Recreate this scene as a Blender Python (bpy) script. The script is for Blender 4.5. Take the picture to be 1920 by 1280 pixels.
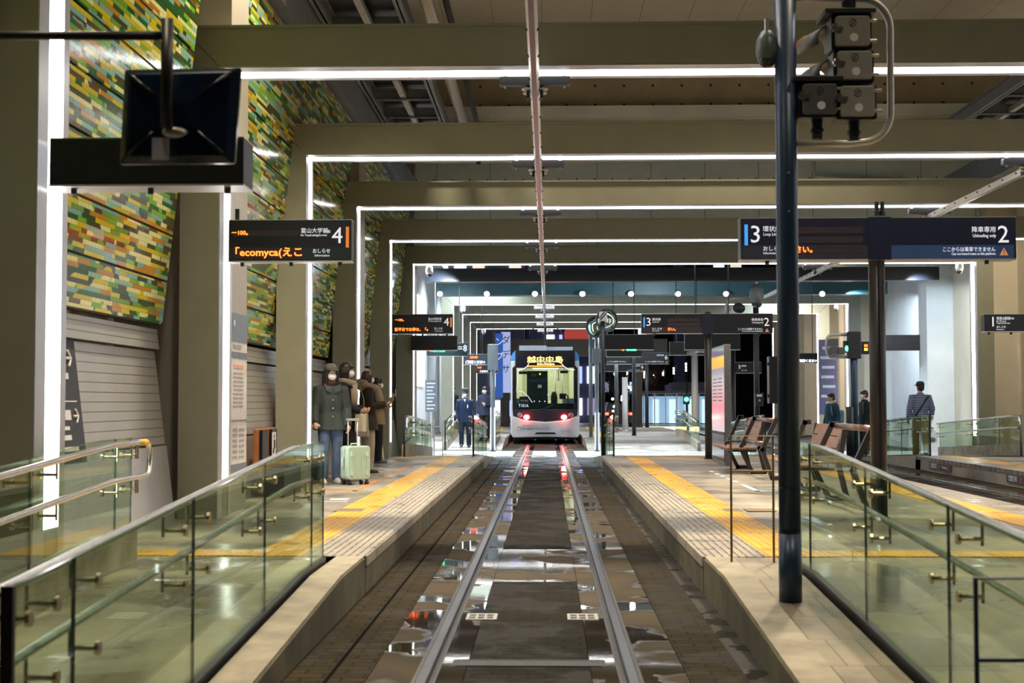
import bpy, bmesh, math, random
from mathutils import Vector, Matrix
R = math.radians
PI = math.pi
random.seed(7)
for o in list(bpy.data.objects):
    bpy.data.objects.remove(o)
S = bpy.context.scene
C = S.collection

# ------------------------------------------------------------------ camera, world, exposure
YAW, PITCH, ROLL, FPX = 0.02558, 0.04276, -0.0012, 2646.2
CAM = Vector((0.1127, 0.0, 1.471))
_fw = Vector((-math.sin(YAW) * math.cos(PITCH), math.cos(YAW) * math.cos(PITCH), math.sin(PITCH)))
_r0 = Vector((math.cos(YAW), math.sin(YAW), 0))
_u0 = _r0.cross(_fw)
_rt = _r0 * math.cos(ROLL) + _u0 * math.sin(ROLL)
_up = -_r0 * math.sin(ROLL) + _u0 * math.cos(ROLL)
cd = bpy.data.cameras.new('camera')
cam = bpy.data.objects.new('camera', cd)
C.objects.link(cam)
cam.matrix_world = Matrix(((_rt.x, _up.x, -_fw.x, CAM.x), (_rt.y, _up.y, -_fw.y, CAM.y), (_rt.z, _up.z, -_fw.z, CAM.z), (0, 0, 0, 1)))
cd.sensor_width = 36.0
cd.lens = FPX / 1920 * 36
cd.clip_start = 0.1
cd.clip_end = 400
cd.dof.use_dof = True
cd.dof.focus_distance = 27
cd.dof.aperture_fstop = 4.0
S.camera = cam
w = bpy.data.worlds.new('night')
S.world = w
w.use_nodes = True
w.node_tree.nodes['Background'].inputs[0].default_value = (0.006, 0.008, 0.014, 1)
w.node_tree.nodes['Background'].inputs[1].default_value = 1.0
S.view_settings.view_transform = 'Standard'
S.view_settings.look = 'None'
S.view_settings.exposure = 0.08
S.view_settings.gamma = 1.0

def lamp(kind, loc, energy, color, target=None, size=0.3, spot=100, blend=0.5):
    d = bpy.data.lights.new('hall_or_fill_lamp', kind)
    d.energy = energy
    d.color = color
    if kind == 'SPOT':
        d.spot_size = R(spot); d.spot_blend = blend; d.shadow_soft_size = size
    elif kind == 'POINT':
        d.shadow_soft_size = size
    elif kind == 'AREA':
        d.size = size
    o = bpy.data.objects.new('hall_or_fill_lamp', d)
    C.objects.link(o)
    o.location = loc
    if target is not None:
        o.rotation_euler = (Vector(target) - Vector(loc)).to_track_quat('-Z', 'Y').to_euler()
    return o
WARM = (1.0, 0.84, 0.60)
COOL = (0.74, 0.88, 1.0)
# high ceiling floodlights over the platforms
for (x, y, e, tx) in ((-2.0, 4.6, 650, -2.3), (3.9, 4.6, 650, 3.6), (-2.0, 9.9, 800, -2.4), (3.6, 9.9, 800, 3.2), (-1.9, 15.2, 2500, -2.5), (3.6, 15.2, 2500, 3.2),
                      (-1.9, 24.0, 1900, -2.5), (3.6, 24.0, 1700, 3.2), (-1.9, 30.7, 1300, -2.4), (3.6, 30.7, 1300, 3.2), (9.3, 16.0, 1500, 9.5), (9.3, 27.0, 1600, 9.5)):
    lamp('SPOT', (x, y, 8.6), e, WARM, (tx, y - 0.3, 0), 0.18, 110, 0.7)

# narrower downlights in the bays between the portals
for (x, y, e) in ((-2.0, 17.3, 900), (-2.0, 22.4, 1300), (-2.0, 27.5, 900), (2.9, 17.3, 800), (2.9, 22.4, 1000), (2.9, 27.5, 700), (-2.3, 11.4, 300), (-2.3, 6.6, 420), (3.4, 6.6, 380)):
    lamp('SPOT', (x, y, 8.7), e, WARM, (x, y, 0), 0.15, 38, 0.8)
lamp('SPOT', (10.6, 31.8, 7.0), 500, WARM, (11.6, 35.8, 2.6), 0.15, 70, 0.6)  # unseen fill lamp added to brighten the right pilaster front

# ------------------------------------------------------------------ pixel -> place helpers (built where things stand)
def ray(px, py):
    return _rt * ((px - 960) / FPX) - _up * ((py - 640) / FPX) + _fw
def P(px, py, y):
    d = ray(px, py)
    return CAM + d * ((y - CAM.y) / d.y)
def G(px, py, z):
    d = ray(px, py)
    return CAM + d * ((z - CAM.z) / d.z)

# ------------------------------------------------------------------ materials
MATS = {}
def nodes(m):
    m.use_nodes = True
    return m.node_tree.nodes, m.node_tree.links, m.node_tree.nodes['Principled BSDF']
def pm(name, rgb, rough=0.5, metal=0.0, var=0.12, scale=9.0, bump=0.0, spec=0.5, rvar=0.0, stretch=(1, 1, 1)):
    if name in MATS:
        return MATS[name]
    m = bpy.data.materials.new(name)
    n, l, b = nodes(m)
    b.inputs['Roughness'].default_value = rough
    b.inputs['Metallic'].default_value = metal
    b.inputs['Specular IOR Level'].default_value = spec
    tc = n.new('ShaderNodeTexCoord')
    mp = n.new('ShaderNodeMapping')
    mp.inputs['Scale'].default_value = stretch
    l.new(tc.outputs['Object'], mp.inputs[0])
    nz = n.new('ShaderNodeTexNoise')
    nz.inputs['Scale'].default_value = scale
    nz.inputs['Detail'].default_value = 4
    l.new(mp.outputs[0], nz.inputs['Vector'])
    cr = n.new('ShaderNodeValToRGB')
    cr.color_ramp.elements[0].position = 0.3
    cr.color_ramp.elements[1].position = 0.72
    cr.color_ramp.elements[0].color = tuple(max(0, c * (1 - var)) for c in rgb) + (1,)
    cr.color_ramp.elements[1].color = tuple(min(1, c * (1 + var)) for c in rgb) + (1,)
    l.new(nz.outputs['Fac'], cr.inputs[0])
    l.new(cr.outputs[0], b.inputs['Base Color'])
    if rvar:
        mr = n.new('ShaderNodeMapRange')
        mr.inputs[1].default_value = 0.35; mr.inputs[2].default_value = 0.65
        mr.inputs[3].default_value = max(0.02, rough - rvar); mr.inputs[4].default_value = min(1, rough + rvar)
        l.new(nz.outputs['Fac'], mr.inputs[0]); l.new(mr.outputs[0], b.inputs['Roughness'])
    if bump:
        bp = n.new('ShaderNodeBump')
        bp.inputs['Strength'].default_value = bump
        bp.inputs['Distance'].default_value = 0.02
        l.new(nz.outputs['Fac'], bp.inputs['Height']); l.new(bp.outputs[0], b.inputs['Normal'])
    MATS[name] = m
    return m
def em(name, rgb, strength):
    if name in MATS:
        return MATS[name]
    m = bpy.data.materials.new(name)
    n, l, b = nodes(m)
    b.inputs['Base Color'].default_value = tuple(min(1, c) * 0.6 for c in rgb) + (1,)
    b.inputs['Emission Color'].default_value = tuple(rgb) + (1,)
    b.inputs['Emission Strength'].default_value = strength
    MATS[name] = m
    return m
def math_node(n, l, op, a, b=None, c=None):
    k = n.new('ShaderNodeMath'); k.operation = op
    for i, v in enumerate((a, b, c)):
        if v is None: continue
        if isinstance(v, (int, float)): k.inputs[i].default_value = v
        else: l.new(v, k.inputs[i])
    return k.outputs[0]
def glass(name, tint=(0.62, 0.76, 0.70), rough=0.02):
    if name in MATS:
        return MATS[name]
    m = bpy.data.materials.new(name)
    m.use_nodes = True
    n, l = m.node_tree.nodes, m.node_tree.links
    n.remove(n['Principled BSDF'])
    out = n['Material Output']
    tr = n.new('ShaderNodeBsdfTransparent'); tr.inputs[0].default_value = tint + (1,)
    gl = n.new('ShaderNodeBsdfGlossy'); gl.inputs['Roughness'].default_value = rough; gl.inputs[0].default_value = (0.9, 1, 0.96, 1)
    lw = n.new('ShaderNodeLayerWeight')
    lw.inputs[0].default_value = 0.5
    pw = math_node(n, l, 'POWER', lw.outputs['Facing'], 4.0)
    fr = n.new('ShaderNodeMath'); fr.operation = 'MULTIPLY_ADD'
    l.new(pw, fr.inputs[0]); fr.inputs[1].default_value = 0.42; fr.inputs[2].default_value = 0.035
    mx = n.new('ShaderNodeMixShader')
    l.new(fr.outputs[0], mx.inputs[0]); l.new(tr.outputs[0], mx.inputs[1]); l.new(gl.outputs[0], mx.inputs[2])
    l.new(mx.outputs[0], out.inputs[0])
    MATS[name] = m
    return m
def grooved(name, rgb, dark, axis='X', pitch=0.0625, width=0.28, dash=0.3, bumpy=0.6):
    """paving with raised bars: dark gaps every pitch across, broken every dash along"""
    m = bpy.data.materials.new(name)
    n, l, b = nodes(m)
    b.inputs['Roughness'].default_value = 0.45
    tc = n.new('ShaderNodeTexCoord'); sp = n.new('ShaderNodeSeparateXYZ'); l.new(tc.outputs['Object'], sp.inputs[0])
    a, q = (sp.outputs['X'], sp.outputs['Y']) if axis == 'X' else (sp.outputs['Y'], sp.outputs['X'])
    fx = math_node(n, l, 'FRACT', math_node(n, l, 'DIVIDE', a, pitch))
    fy = math_node(n, l, 'FRACT', math_node(n, l, 'DIVIDE', q, dash))
    g = math_node(n, l, 'MULTIPLY', math_node(n, l, 'LESS_THAN', fx, width), math_node(n, l, 'LESS_THAN', fy, 0.88))
    nz = n.new('ShaderNodeTexNoise'); nz.inputs['Scale'].default_value = 3.0; nz.inputs['Detail'].default_value = 5
    l.new(tc.outputs['Object'], nz.inputs['Vector'])
    cr = n.new('ShaderNodeValToRGB')
    cr.color_ramp.elements[0].position = 0.3; cr.color_ramp.elements[1].position = 0.7
    cr.color_ramp.elements[0].color = tuple(c * 0.78 for c in rgb) + (1,)
    cr.color_ramp.elements[1].color = tuple(min(1, c * 1.12) for c in rgb) + (1,)
    l.new(nz.outputs['Fac'], cr.inputs[0])
    mx = n.new('ShaderNodeMixRGB'); l.new(g, mx.inputs[0]); l.new(cr.outputs[0], mx.inputs[1]); mx.inputs[2].default_value = dark + (1,)
    l.new(mx.outputs[0], b.inputs['Base Color'])
    mr = n.new('ShaderNodeMapRange'); mr.inputs[1].default_value = 0.35; mr.inputs[2].default_value = 0.7; mr.inputs[3].default_value = 0.25; mr.inputs[4].default_value = 0.6
    l.new(nz.outputs['Fac'], mr.inputs[0]); l.new(mr.outputs[0], b.inputs['Roughness'])
    bp = n.new('ShaderNodeBump'); bp.inputs['Strength'].default_value = bumpy; bp.inputs['Distance'].default_value = 0.004; bp.invert = True
    l.new(g, bp.inputs['Height']); l.new(bp.outputs[0], b.inputs['Normal'])
    return m
def bricks(name, c1, c2, mortar, scale, bw, bh, msize, rlo, rhi, wet_scale, bump=0.5, squash=1.0, rot=False):
    m = bpy.data.materials.new(name)
    n, l, b = nodes(m)
    tc = n.new('ShaderNodeTexCoord'); mp = n.new('ShaderNodeMapping')
    if rot: mp.inputs['Rotation'].default_value = (0, 0, PI / 2)
    l.new(tc.outputs['Object'], mp.inputs[0])
    br = n.new('ShaderNodeTexBrick')
    br.inputs['Scale'].default_value = scale; br.inputs['Brick Width'].default_value = bw; br.inputs['Row Height'].default_value = bh
    br.inputs['Mortar Size'].default_value = msize; br.inputs['Color1'].default_value = c1 + (1,); br.inputs['Color2'].default_value = c2 + (1,); br.inputs['Mortar'].default_value = mortar + (1,)
    l.new(mp.outputs[0], br.inputs['Vector'])
    nz = n.new('ShaderNodeTexNoise'); nz.inputs['Scale'].default_value = wet_scale; nz.inputs['Detail'].default_value = 5; nz.inputs['Roughness'].default_value = 0.6
    l.new(tc.outputs['Object'], nz.inputs['Vector'])
    sc = n.new('ShaderNodeMapRange'); sc.inputs[1].default_value = 0.35; sc.inputs[2].default_value = 0.68; sc.inputs[3].default_value = 0.55; sc.inputs[4].default_value = 1.3
    l.new(nz.outputs['Fac'], sc.inputs[0])
    mu = n.new('ShaderNodeMixRGB'); mu.blend_type = 'MULTIPLY'; mu.inputs[0].default_value = 1
    l.new(br.outputs['Color'], mu.inputs[1]); l.new(sc.outputs[0], mu.inputs[2]); l.new(mu.outputs[0], b.inputs['Base Color'])
    mr = n.new('ShaderNodeMapRange'); mr.inputs[1].default_value = 0.44; mr.inputs[2].default_value = 0.56; mr.inputs[3].default_value = rlo; mr.inputs[4].default_value = rhi
    l.new(nz.outputs['Fac'], mr.inputs[0]); l.new(mr.outputs[0], b.inputs['Roughness'])
    bp = n.new('ShaderNodeBump'); bp.inputs['Strength'].default_value = bump; bp.inputs['Distance'].default_value = 0.006; bp.invert = True
    l.new(br.outputs['Fac'], bp.inputs['Height']); l.new(bp.outputs[0], b.inputs['Normal'])
    b.inputs['Specular IOR Level'].default_value = 0.12 if 'sett' in name else 0.40
    return m
def wet_slab(name, rgb, plo=0.47, phi=0.53, scale=1.1, rdry=0.7, spec=0.3):
    """concrete paving with puddles: smooth flat water where the noise is low"""
    m = bpy.data.materials.new(name)
    n, l, b = nodes(m)
    tc = n.new('ShaderNodeTexCoord')
    nz = n.new('ShaderNodeTexNoise'); nz.inputs['Scale'].default_value = scale; nz.inputs['Detail'].default_value = 3; nz.inputs['Roughness'].default_value = 0.45
    l.new(tc.outputs['Object'], nz.inputs['Vector'])
    n2 = n.new('ShaderNodeTexNoise'); n2.inputs['Scale'].default_value = 14; n2.inputs['Detail'].default_value = 5
    l.new(tc.outputs['Object'], n2.inputs['Vector'])
    cr = n.new('ShaderNodeValToRGB')
    cr.color_ramp.elements[0].color = tuple(c * 0.45 for c in rgb) + (1,); cr.color_ramp.elements[1].color = tuple(rgb) + (1,)
    cr.color_ramp.elements[0].position = plo - 0.02; cr.color_ramp.elements[1].position = phi + 0.1
    l.new(nz.outputs['Fac'], cr.inputs[0]); l.new(cr.outputs[0], b.inputs['Base Color'])
    mr = n.new('ShaderNodeMapRange'); mr.inputs[1].default_value = plo; mr.inputs[2].default_value = phi; mr.inputs[3].default_value = 0.03; mr.inputs[4].default_value = rdry
    l.new(nz.outputs['Fac'], mr.inputs[0]); l.new(mr.outputs[0], b.inputs['Roughness'])
    ml = n.new('ShaderNodeMath'); ml.operation = 'MULTIPLY'; l.new(n2.outputs['Fac'], ml.inputs[0]); l.new(mr.outputs[0], ml.inputs[1])
    bp = n.new('ShaderNodeBump'); bp.inputs['Strength'].default_value = 0.5; bp.inputs['Distance'].default_value = 0.006
    l.new(ml.outputs[0], bp.inputs['Height']); l.new(bp.outputs[0], b.inputs['Normal'])
    b.inputs['Specular IOR Level'].default_value = spec
    return m
def mosaic_mat(name, seed, cols):
    """glass mosaic of long flat tiles: random colour per tile in each course, thin joints"""
    m = bpy.data.materials.new(name)
    n, l, b = nodes(m)
    tc = n.new('ShaderNodeTexCoord'); sp = n.new('ShaderNodeSeparateXYZ'); l.new(tc.outputs['Object'], sp.inputs[0])
    y, z = sp.outputs['Y'], sp.outputs['Z']
    rz = math_node(n, l, 'DIVIDE', z, 0.041)
    row = math_node(n, l, 'FLOOR', rz)
    wn = n.new('ShaderNodeTexWhiteNoise'); wn.noise_dimensions = '1D'; l.new(math_node(n, l, 'ADD', row, seed), wn.inputs['W'])
    ln = math_node(n, l, 'ADD', math_node(n, l, 'MULTIPLY', wn.outputs['Value'], 0.5), 0.28)
    seg = math_node(n, l, 'FLOOR', math_node(n, l, 'ADD', math_node(n, l, 'DIVIDE', y, ln), math_node(n, l, 'MULTIPLY', wn.outputs['Value'], 37.0)))
    cv = n.new('ShaderNodeCombineXYZ'); l.new(row, cv.inputs[0]); l.new(seg, cv.inputs[1]); cv.inputs[2].default_value = seed
    w2 = n.new('ShaderNodeTexWhiteNoise'); w2.noise_dimensions = '3D'; l.new(cv.outputs[0], w2.inputs['Vector'])
    # slow drift of the palette along and up the wall
    nz = n.new('ShaderNodeTexNoise'); nz.inputs['Scale'].default_value = 0.55; l.new(tc.outputs['Object'], nz.inputs['Vector'])
    v = math_node(n, l, 'FRACT', math_node(n, l, 'ADD', math_node(n, l, 'MULTIPLY', w2.outputs['Value'], 0.75), math_node(n, l, 'MULTIPLY', nz.outputs['Fac'], 0.5)))
    cr = n.new('ShaderNodeValToRGB'); cr.color_ramp.interpolation = 'CONSTANT'
    e = cr.color_ramp.elements
    while len(e) < len(cols): e.new(0.5)
    for i, c in enumerate(cols):
        e[i].position = i / len(cols); e[i].color = c + (1,)
    l.new(v, cr.inputs[0])
    # small tile joints
    fz = math_node(n, l, 'FRACT', rz); fy = math_node(n, l, 'FRACT', math_node(n, l, 'DIVIDE', y, 0.092))
    j = math_node(n, l, 'MAXIMUM', math_node(n, l, 'LESS_THAN', fz, 0.09), math_node(n, l, 'LESS_THAN', fy, 0.05))
    mx = n.new('ShaderNodeMixRGB'); l.new(math_node(n, l, 'MULTIPLY', j, 0.55), mx.inputs[0]); l.new(cr.outputs[0], mx.inputs[1]); mx.inputs[2].default_value = (0.06, 0.055, 0.03, 1)
    l.new(mx.outputs[0], b.inputs['Base Color'])
    b.inputs['Roughness'].default_value = 0.16
    bp = n.new('ShaderNodeBump'); bp.inputs['Strength'].default_value = 0.35; bp.inputs['Distance'].default_value = 0.004
    tl = n.new('ShaderNodeTexNoise'); tl.inputs['Scale'].default_value = 11; l.new(tc.outputs['Object'], tl.inputs['Vector'])
    l.new(math_node(n, l, 'SUBTRACT', tl.outputs['Fac'], math_node(n, l, 'MULTIPLY', j, 0.4)), bp.inputs['Height']); l.new(bp.outputs[0], b.inputs['Normal'])
    return m
def ribbed(name, rgb, pitch, rough, metal, frac=0.12, axis='Z'):
    m = bpy.data.materials.new(name)
    n, l, b = nodes(m)
    b.inputs['Roughness'].default_value = rough; b.inputs['Metallic'].default_value = metal
    tc = n.new('ShaderNodeTexCoord'); sp = n.new('ShaderNodeSeparateXYZ'); l.new(tc.outputs['Object'], sp.inputs[0])
    f = math_node(n, l, 'LESS_THAN', math_node(n, l, 'FRACT', math_node(n, l, 'DIVIDE', sp.outputs[axis], pitch)), frac)
    nz = n.new('ShaderNodeTexNoise'); nz.inputs['Scale'].default_value = 2.5; nz.inputs['Detail'].default_value = 4; l.new(tc.outputs['Object'], nz.inputs['Vector'])
    cr = n.new('ShaderNodeValToRGB'); cr.color_ramp.elements[0].color = tuple(c * 0.85 for c in rgb) + (1,); cr.color_ramp.elements[1].color = tuple(min(1, c * 1.1) for c in rgb) + (1,)
    l.new(nz.outputs['Fac'], cr.inputs[0])
    mx = n.new('ShaderNodeMixRGB'); l.new(f, mx.inputs[0]); l.new(cr.outputs[0], mx.inputs[1]); mx.inputs[2].default_value = tuple(c * 0.3 for c in rgb) + (1,)
    l.new(mx.outputs[0], b.inputs['Base Color'])
    return m

M = dict(
    olive=pm('olive_grey_paint', (0.272, 0.272, 0.205), 0.5, 0.0, 0.05, 3),
    grey_panel=pm('warm_grey_panel', (0.34, 0.32, 0.28), 0.45, 0.1, 0.05, 3),
    silver=pm('satin_aluminium', (0.62, 0.62, 0.64), 0.35, 0.8, 0.06, 6),
    strip=em('light_strip_diffuser', (1.0, 0.97, 0.95), 9.0),
    steel=pm('stainless_tube', (0.72, 0.70, 0.66), 0.22, 1.0, 0.08, 14),
    brass=pm('bracket_steel', (0.66, 0.58, 0.42), 0.25, 1.0, 0.1, 14),
    glass=glass('balustrade_glass', (0.77, 0.84, 0.74)),
    glass_edge=pm('glass_edge', (0.05, 0.11, 0.09), 0.2, 0, 0.1),
    clear=glass('clear_glass', (0.85, 0.9, 0.9)),
    black=pm('black_panel', (0.006, 0.008, 0.014), 0.35, 0, 0.2, 6),
    navy_face=pm('sign_navy_face', (0.012, 0.016, 0.045), 0.3, 0, 0.15, 6),
    navy_band=pm('sign_blue_band', (0.04, 0.09, 0.26), 0.35, 0, 0.1, 6),
    grey_band=pm('sign_grey_navy_band', (0.028, 0.032, 0.055), 0.4, 0, 0.1, 6),
    green_band=pm('sign_dark_green_band', (0.012, 0.03, 0.028), 0.35, 0, 0.1, 6),
    led_off=pm('led_matrix_unlit', (0.035, 0.022, 0.03), 0.5, 0, 0.2, 40),
    signwhite=em('sign_lettering_backlit', (0.80, 0.82, 0.88), 0.75),
    led=em('led_red_orange', (1.0, 0.13, 0.015), 5.0),
    amber=em('led_amber', (1.0, 0.50, 0.05), 5.0),
    orange_bar=em('sign_orange_bar', (0.9, 0.25, 0.04), 0.55),
    blue_bar=em('sign_blue_bar', (0.05, 0.35, 0.95), 0.8),
    ledwhite=em('led_white', (0.85, 0.85, 1.0), 4.0),
    ledgreen=em('led_green', (0.05, 1.0, 0.45), 5.0),
    pole=pm('dark_pole_blue_reflection', (0.020, 0.045, 0.095), 0.35, 0.2, 0.12, 5),  # blue in the colour stands in for a bluish reflection
    pole_far=pm('dark_far_pole', (0.03, 0.036, 0.045), 0.4, 0.2, 0.12, 5),
    pole_brown=pm('dark_brown_pole', (0.03, 0.028, 0.03), 0.4, 0.2, 0.12, 5),
    pole_grey=pm('grey_green_pole', (0.16, 0.19, 0.20), 0.4, 0.2, 0.08, 5),
    dark=pm('dark_paint', (0.02, 0.022, 0.026), 0.4, 0.1, 0.2, 8),
    sig=pm('signal_housing_grey', (0.10, 0.105, 0.115), 0.42, 0.1, 0.12, 14),
    sig_dark=pm('signal_housing_dark', (0.014, 0.018, 0.026), 0.45, 0.1, 0.12, 14),
    sig_lit=pm('signal_lid_lamplit_grey', (0.30, 0.295, 0.275), 0.42, 0.1, 0.1, 14),  # lamplight on the upper lids put into a lighter grey
    galv=pm('galvanised_grey', (0.50, 0.48, 0.44), 0.4, 0.4, 0.1, 10),
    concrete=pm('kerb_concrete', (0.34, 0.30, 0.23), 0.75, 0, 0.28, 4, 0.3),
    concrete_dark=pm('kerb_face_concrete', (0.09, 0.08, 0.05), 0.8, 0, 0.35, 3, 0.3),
    ceil=pm('viaduct_concrete', (0.30, 0.27, 0.20), 0.8, 0, 0.16, 0.8, 0.1, stretch=(3, 0.6, 3)),
    ceil_brown=pm('girder_concrete', (0.34, 0.28, 0.19), 0.8, 0, 0.14, 1.5, 0.1),
    ceil_pale=pm('pale_wall_concrete', (0.56, 0.58, 0.54), 0.8, 0, 0.12, 1.2, 0.1),
    steel_dark=pm('painted_girder_steel', (0.16, 0.18, 0.20), 0.55, 0.1, 0.12, 4),
    cream=pm('cream_wall', (0.66, 0.60, 0.48), 0.6, 0, 0.04, 2),
    white_wall=pm('pale_wall_cool_light', (0.66, 0.70, 0.72), 0.6, 0, 0.05, 2),  # bluish spotlight tint put into the pale wall colour
    white=pm('white_plastic', (0.78, 0.79, 0.80), 0.4, 0, 0.04, 6),
    yellow=pm('yellow_tape', (0.8, 0.45, 0.03), 0.5, 0, 0.08, 6),
    asphalt=pm('dark_asphalt', (0.035, 0.035, 0.036), 0.55, 0, 0.3, 3, 0.3, rvar=0.3),
    railhead=pm('polished_rail', (0.15, 0.14, 0.145), 0.25, 1.0, 0.12, 20),
    railside=pm('rail_flange', (0.10, 0.095, 0.09), 0.4, 0.9, 0.2, 20),
    wood=pm('brown_slat', (0.20, 0.115, 0.085), 0.55, 0, 0.15, 4, 0.05, stretch=(4, 0.5, 4)),
    bench=pm('bench_frame_brown', (0.035, 0.028, 0.03), 0.4, 0.2, 0.1, 6),
    skin=pm('skin', (0.55, 0.33, 0.23), 0.5, 0, 0.08, 12),
    hair=pm('dark_hair', (0.012, 0.009, 0.008), 0.45, 0, 0.3, 40, 0.2),
    hair_brown=pm('brown_hair', (0.06, 0.025, 0.015), 0.4, 0, 0.3, 40, 0.2),
    mask=pm('white_mask', (0.78, 0.80, 0.84), 0.7, 0, 0.04, 12),
)

# ------------------------------------------------------------------ mesh builder
class MB:
    def __init__(s):
        s.v, s.f, s.mi, s.cur = [], [], [], 0
    def add(s, vs, fs):
        k = len(s.v)
        s.v += [tuple(v) for v in vs]
        s.f += [tuple(i + k for i in f) for f in fs]
        s.mi += [s.cur] * len(fs)
        return s
    def box(s, x0, x1, y0, y1, z0, z1, rot=None, c=None):
        vs = [Vector((x, y, z)) for z in (z0, z1) for y in (y0, y1) for x in (x0, x1)]
        if rot is not None:
            o = Vector(c) if c is not None else Vector(((x0 + x1) / 2, (y0 + y1) / 2, (z0 + z1) / 2))
            vs = [o + rot @ (v - o) for v in vs]
        return s.add(vs, [(0, 2, 3, 1), (4, 5, 7, 6), (0, 1, 5, 4), (2, 6, 7, 3), (0, 4, 6, 2), (1, 3, 7, 5)])
    def rbox(s, x0, x1, y0, y1, z0, z1, r, axis='z', n=4):
        """box with its edges along one axis rounded"""
        if axis == 'z': a0, a1, b0, b1, c0, c1 = x0, x1, y0, y1, z0, z1
        elif axis == 'y': a0, a1, b0, b1, c0, c1 = x0, x1, z0, z1, y0, y1
        else: a0, a1, b0, b1, c0, c1 = y0, y1, z0, z1, x0, x1
        pts = []
        for (ca, cb, st) in ((a1 - r, b1 - r, 0), (a0 + r, b1 - r, 90), (a0 + r, b0 + r, 180), (a1 - r, b0 + r, 270)):
            for i in range(n + 1):
                t = R(st + 90 * i / n)
                pts.append((ca + r * math.cos(t), cb + r * math.sin(t)))
        return s.prism(pts, c0, c1, axis)
    def prism(s, pts, c0, c1, axis='y'):
        def mk(a, b, c):
            return (a, c, b) if axis == 'y' else ((c, a, b) if axis == 'x' else (a, b, c))
        n = len(pts)
        vs = [mk(a, b, c0) for a, b in pts] + [mk(a, b, c1) for a, b in pts]
        fs = [tuple(range(n)), tuple(range(2 * n - 1, n - 1, -1))]
        fs += [(i, i + n, (i + 1) % n + n, (i + 1) % n) for i in range(n)]
        return s.add(vs, fs)
    def chain(s, pts, rad, n=12, caps=True, ell=None, ref=None):
        """tube through points; rad a number or one per point; ell = ratio of the second radius"""
        pts = [Vector(p) for p in pts]
        if isinstance(rad, (int, float)): rad = [rad] * len(pts)
        k = len(s.v); m = len(pts)
        up = None
        for i, p in enumerate(pts):
            t = (pts[min(i + 1, m - 1)] - pts[max(i - 1, 0)])
            t.normalize()
            if up is None:
                a = Vector(ref) if ref is not None else (Vector((0, 0, 1)) if abs(t.z) < 0.9 else Vector((0, 1, 0)))
            else: a = up
            u = (a - t * a.dot(t)).normalized()
            up = u
            q = t.cross(u)
            ra = rad[i]; rb = ra * (ell[i] if isinstance(ell, (list, tuple)) else (ell or 1))
            for j in range(n):
                g = 2 * PI * j / n
                s.v.append(tuple(p + u * (ra * math.cos(g)) + q * (rb * math.sin(g))))
        for i in range(m - 1):
            for j in range(n):
                s.f.append((k + i * n + j, k + i * n + (j + 1) % n, k + (i + 1) * n + (j + 1) % n, k + (i + 1) * n + j)); s.mi.append(s.cur)
        if caps:
            s.f.append(tuple(k + j for j in range(n - 1, -1, -1))); s.mi.append(s.cur)
            s.f.append(tuple(k + (m - 1) * n + j for j in range(n))); s.mi.append(s.cur)
        return s
    def cyl(s, p0, p1, r0, r1=None, n=14):
        return s.chain([p0, p1], [r0, r0 if r1 is None else r1], n)
    def rings(s, rs, n=20, caps=True):
        """loft of horizontal ellipses (cx, cy, z, rx, ry[, power])"""
        k = len(s.v)
        for r in rs:
            e = r[5] if len(r) > 5 else 1.0
            for j in range(n):
                g = 2 * PI * j / n
                c_, s_ = math.cos(g), math.sin(g)
                s.v.append((r[0] + r[3] * math.copysign(abs(c_) ** e, c_), r[1] + r[4] * math.copysign(abs(s_) ** e, s_), r[2]))
        for i in range(len(rs) - 1):
            for j in range(n):
                s.f.append((k + i * n + j, k + i * n + (j + 1) % n, k + (i + 1) * n + (j + 1) % n, k + (i + 1) * n + j)); s.mi.append(s.cur)
        if caps:
            s.f.append(tuple(k + j for j in range(n - 1, -1, -1))); s.mi.append(s.cur)
            s.f.append(tuple(k + (len(rs) - 1) * n + j for j in range(n))); s.mi.append(s.cur)
        return s
    def ball(s, c, r, sc=(1, 1, 1), n=14, m=9, cut=None, rot=None):
        c = Vector(c); k = len(s.v)
        for i in range(m + 1):
            th = PI * i / m
            for j in range(n):
                g = 2 * PI * j / n
                v = Vector((r * sc[0] * math.sin(th) * math.cos(g), r * sc[1] * math.sin(th) * math.sin(g), r * sc[2] * math.cos(th)))
                if rot is not None: v = rot @ v
                s.v.append(tuple(c + v))
        for i in range(m):
            for j in range(n):
                f = (k + i * n + j, k + (i + 1) * n + j, k + (i + 1) * n + (j + 1) % n, k + i * n + (j + 1) % n)
                if cut is not None:
                    q = sum((Vector(s.v[t]) for t in f), Vector()) / 4 - c
                    if cut(q): continue
                s.f.append(f); s.mi.append(s.cur)
        return s
    def build(s, name, mat, parent=None, smooth=False, world=False, bevel=0.0, subsurf=0, remesh=0.0, solid=0.0):
        me = bpy.data.meshes.new(name)
        vs = s.v
        if world and parent is not None:
            o0 = Vector(parent.location)
            vs = [tuple(Vector(v) - o0) for v in vs]
        me.from_pydata(vs, [], s.f)
        mats = mat if isinstance(mat, (list, tuple)) else [mat]
        for m in mats: me.materials.append(m)
        me.polygons.foreach_set('material_index', s.mi)
        bm = bmesh.new(); bm.from_mesh(me)
        bmesh.ops.remove_doubles(bm, verts=bm.verts, dist=1e-5)
        bmesh.ops.recalc_face_normals(bm, faces=bm.faces)
        bm.to_mesh(me); bm.free()
        if smooth:
            me.polygons.foreach_set('use_smooth', [True] * len(me.polygons))
        o = bpy.data.objects.new(name, me)
        C.objects.link(o)
        if solid:
            q = o.modifiers.new('s', 'SOLIDIFY'); q.thickness = solid
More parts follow.
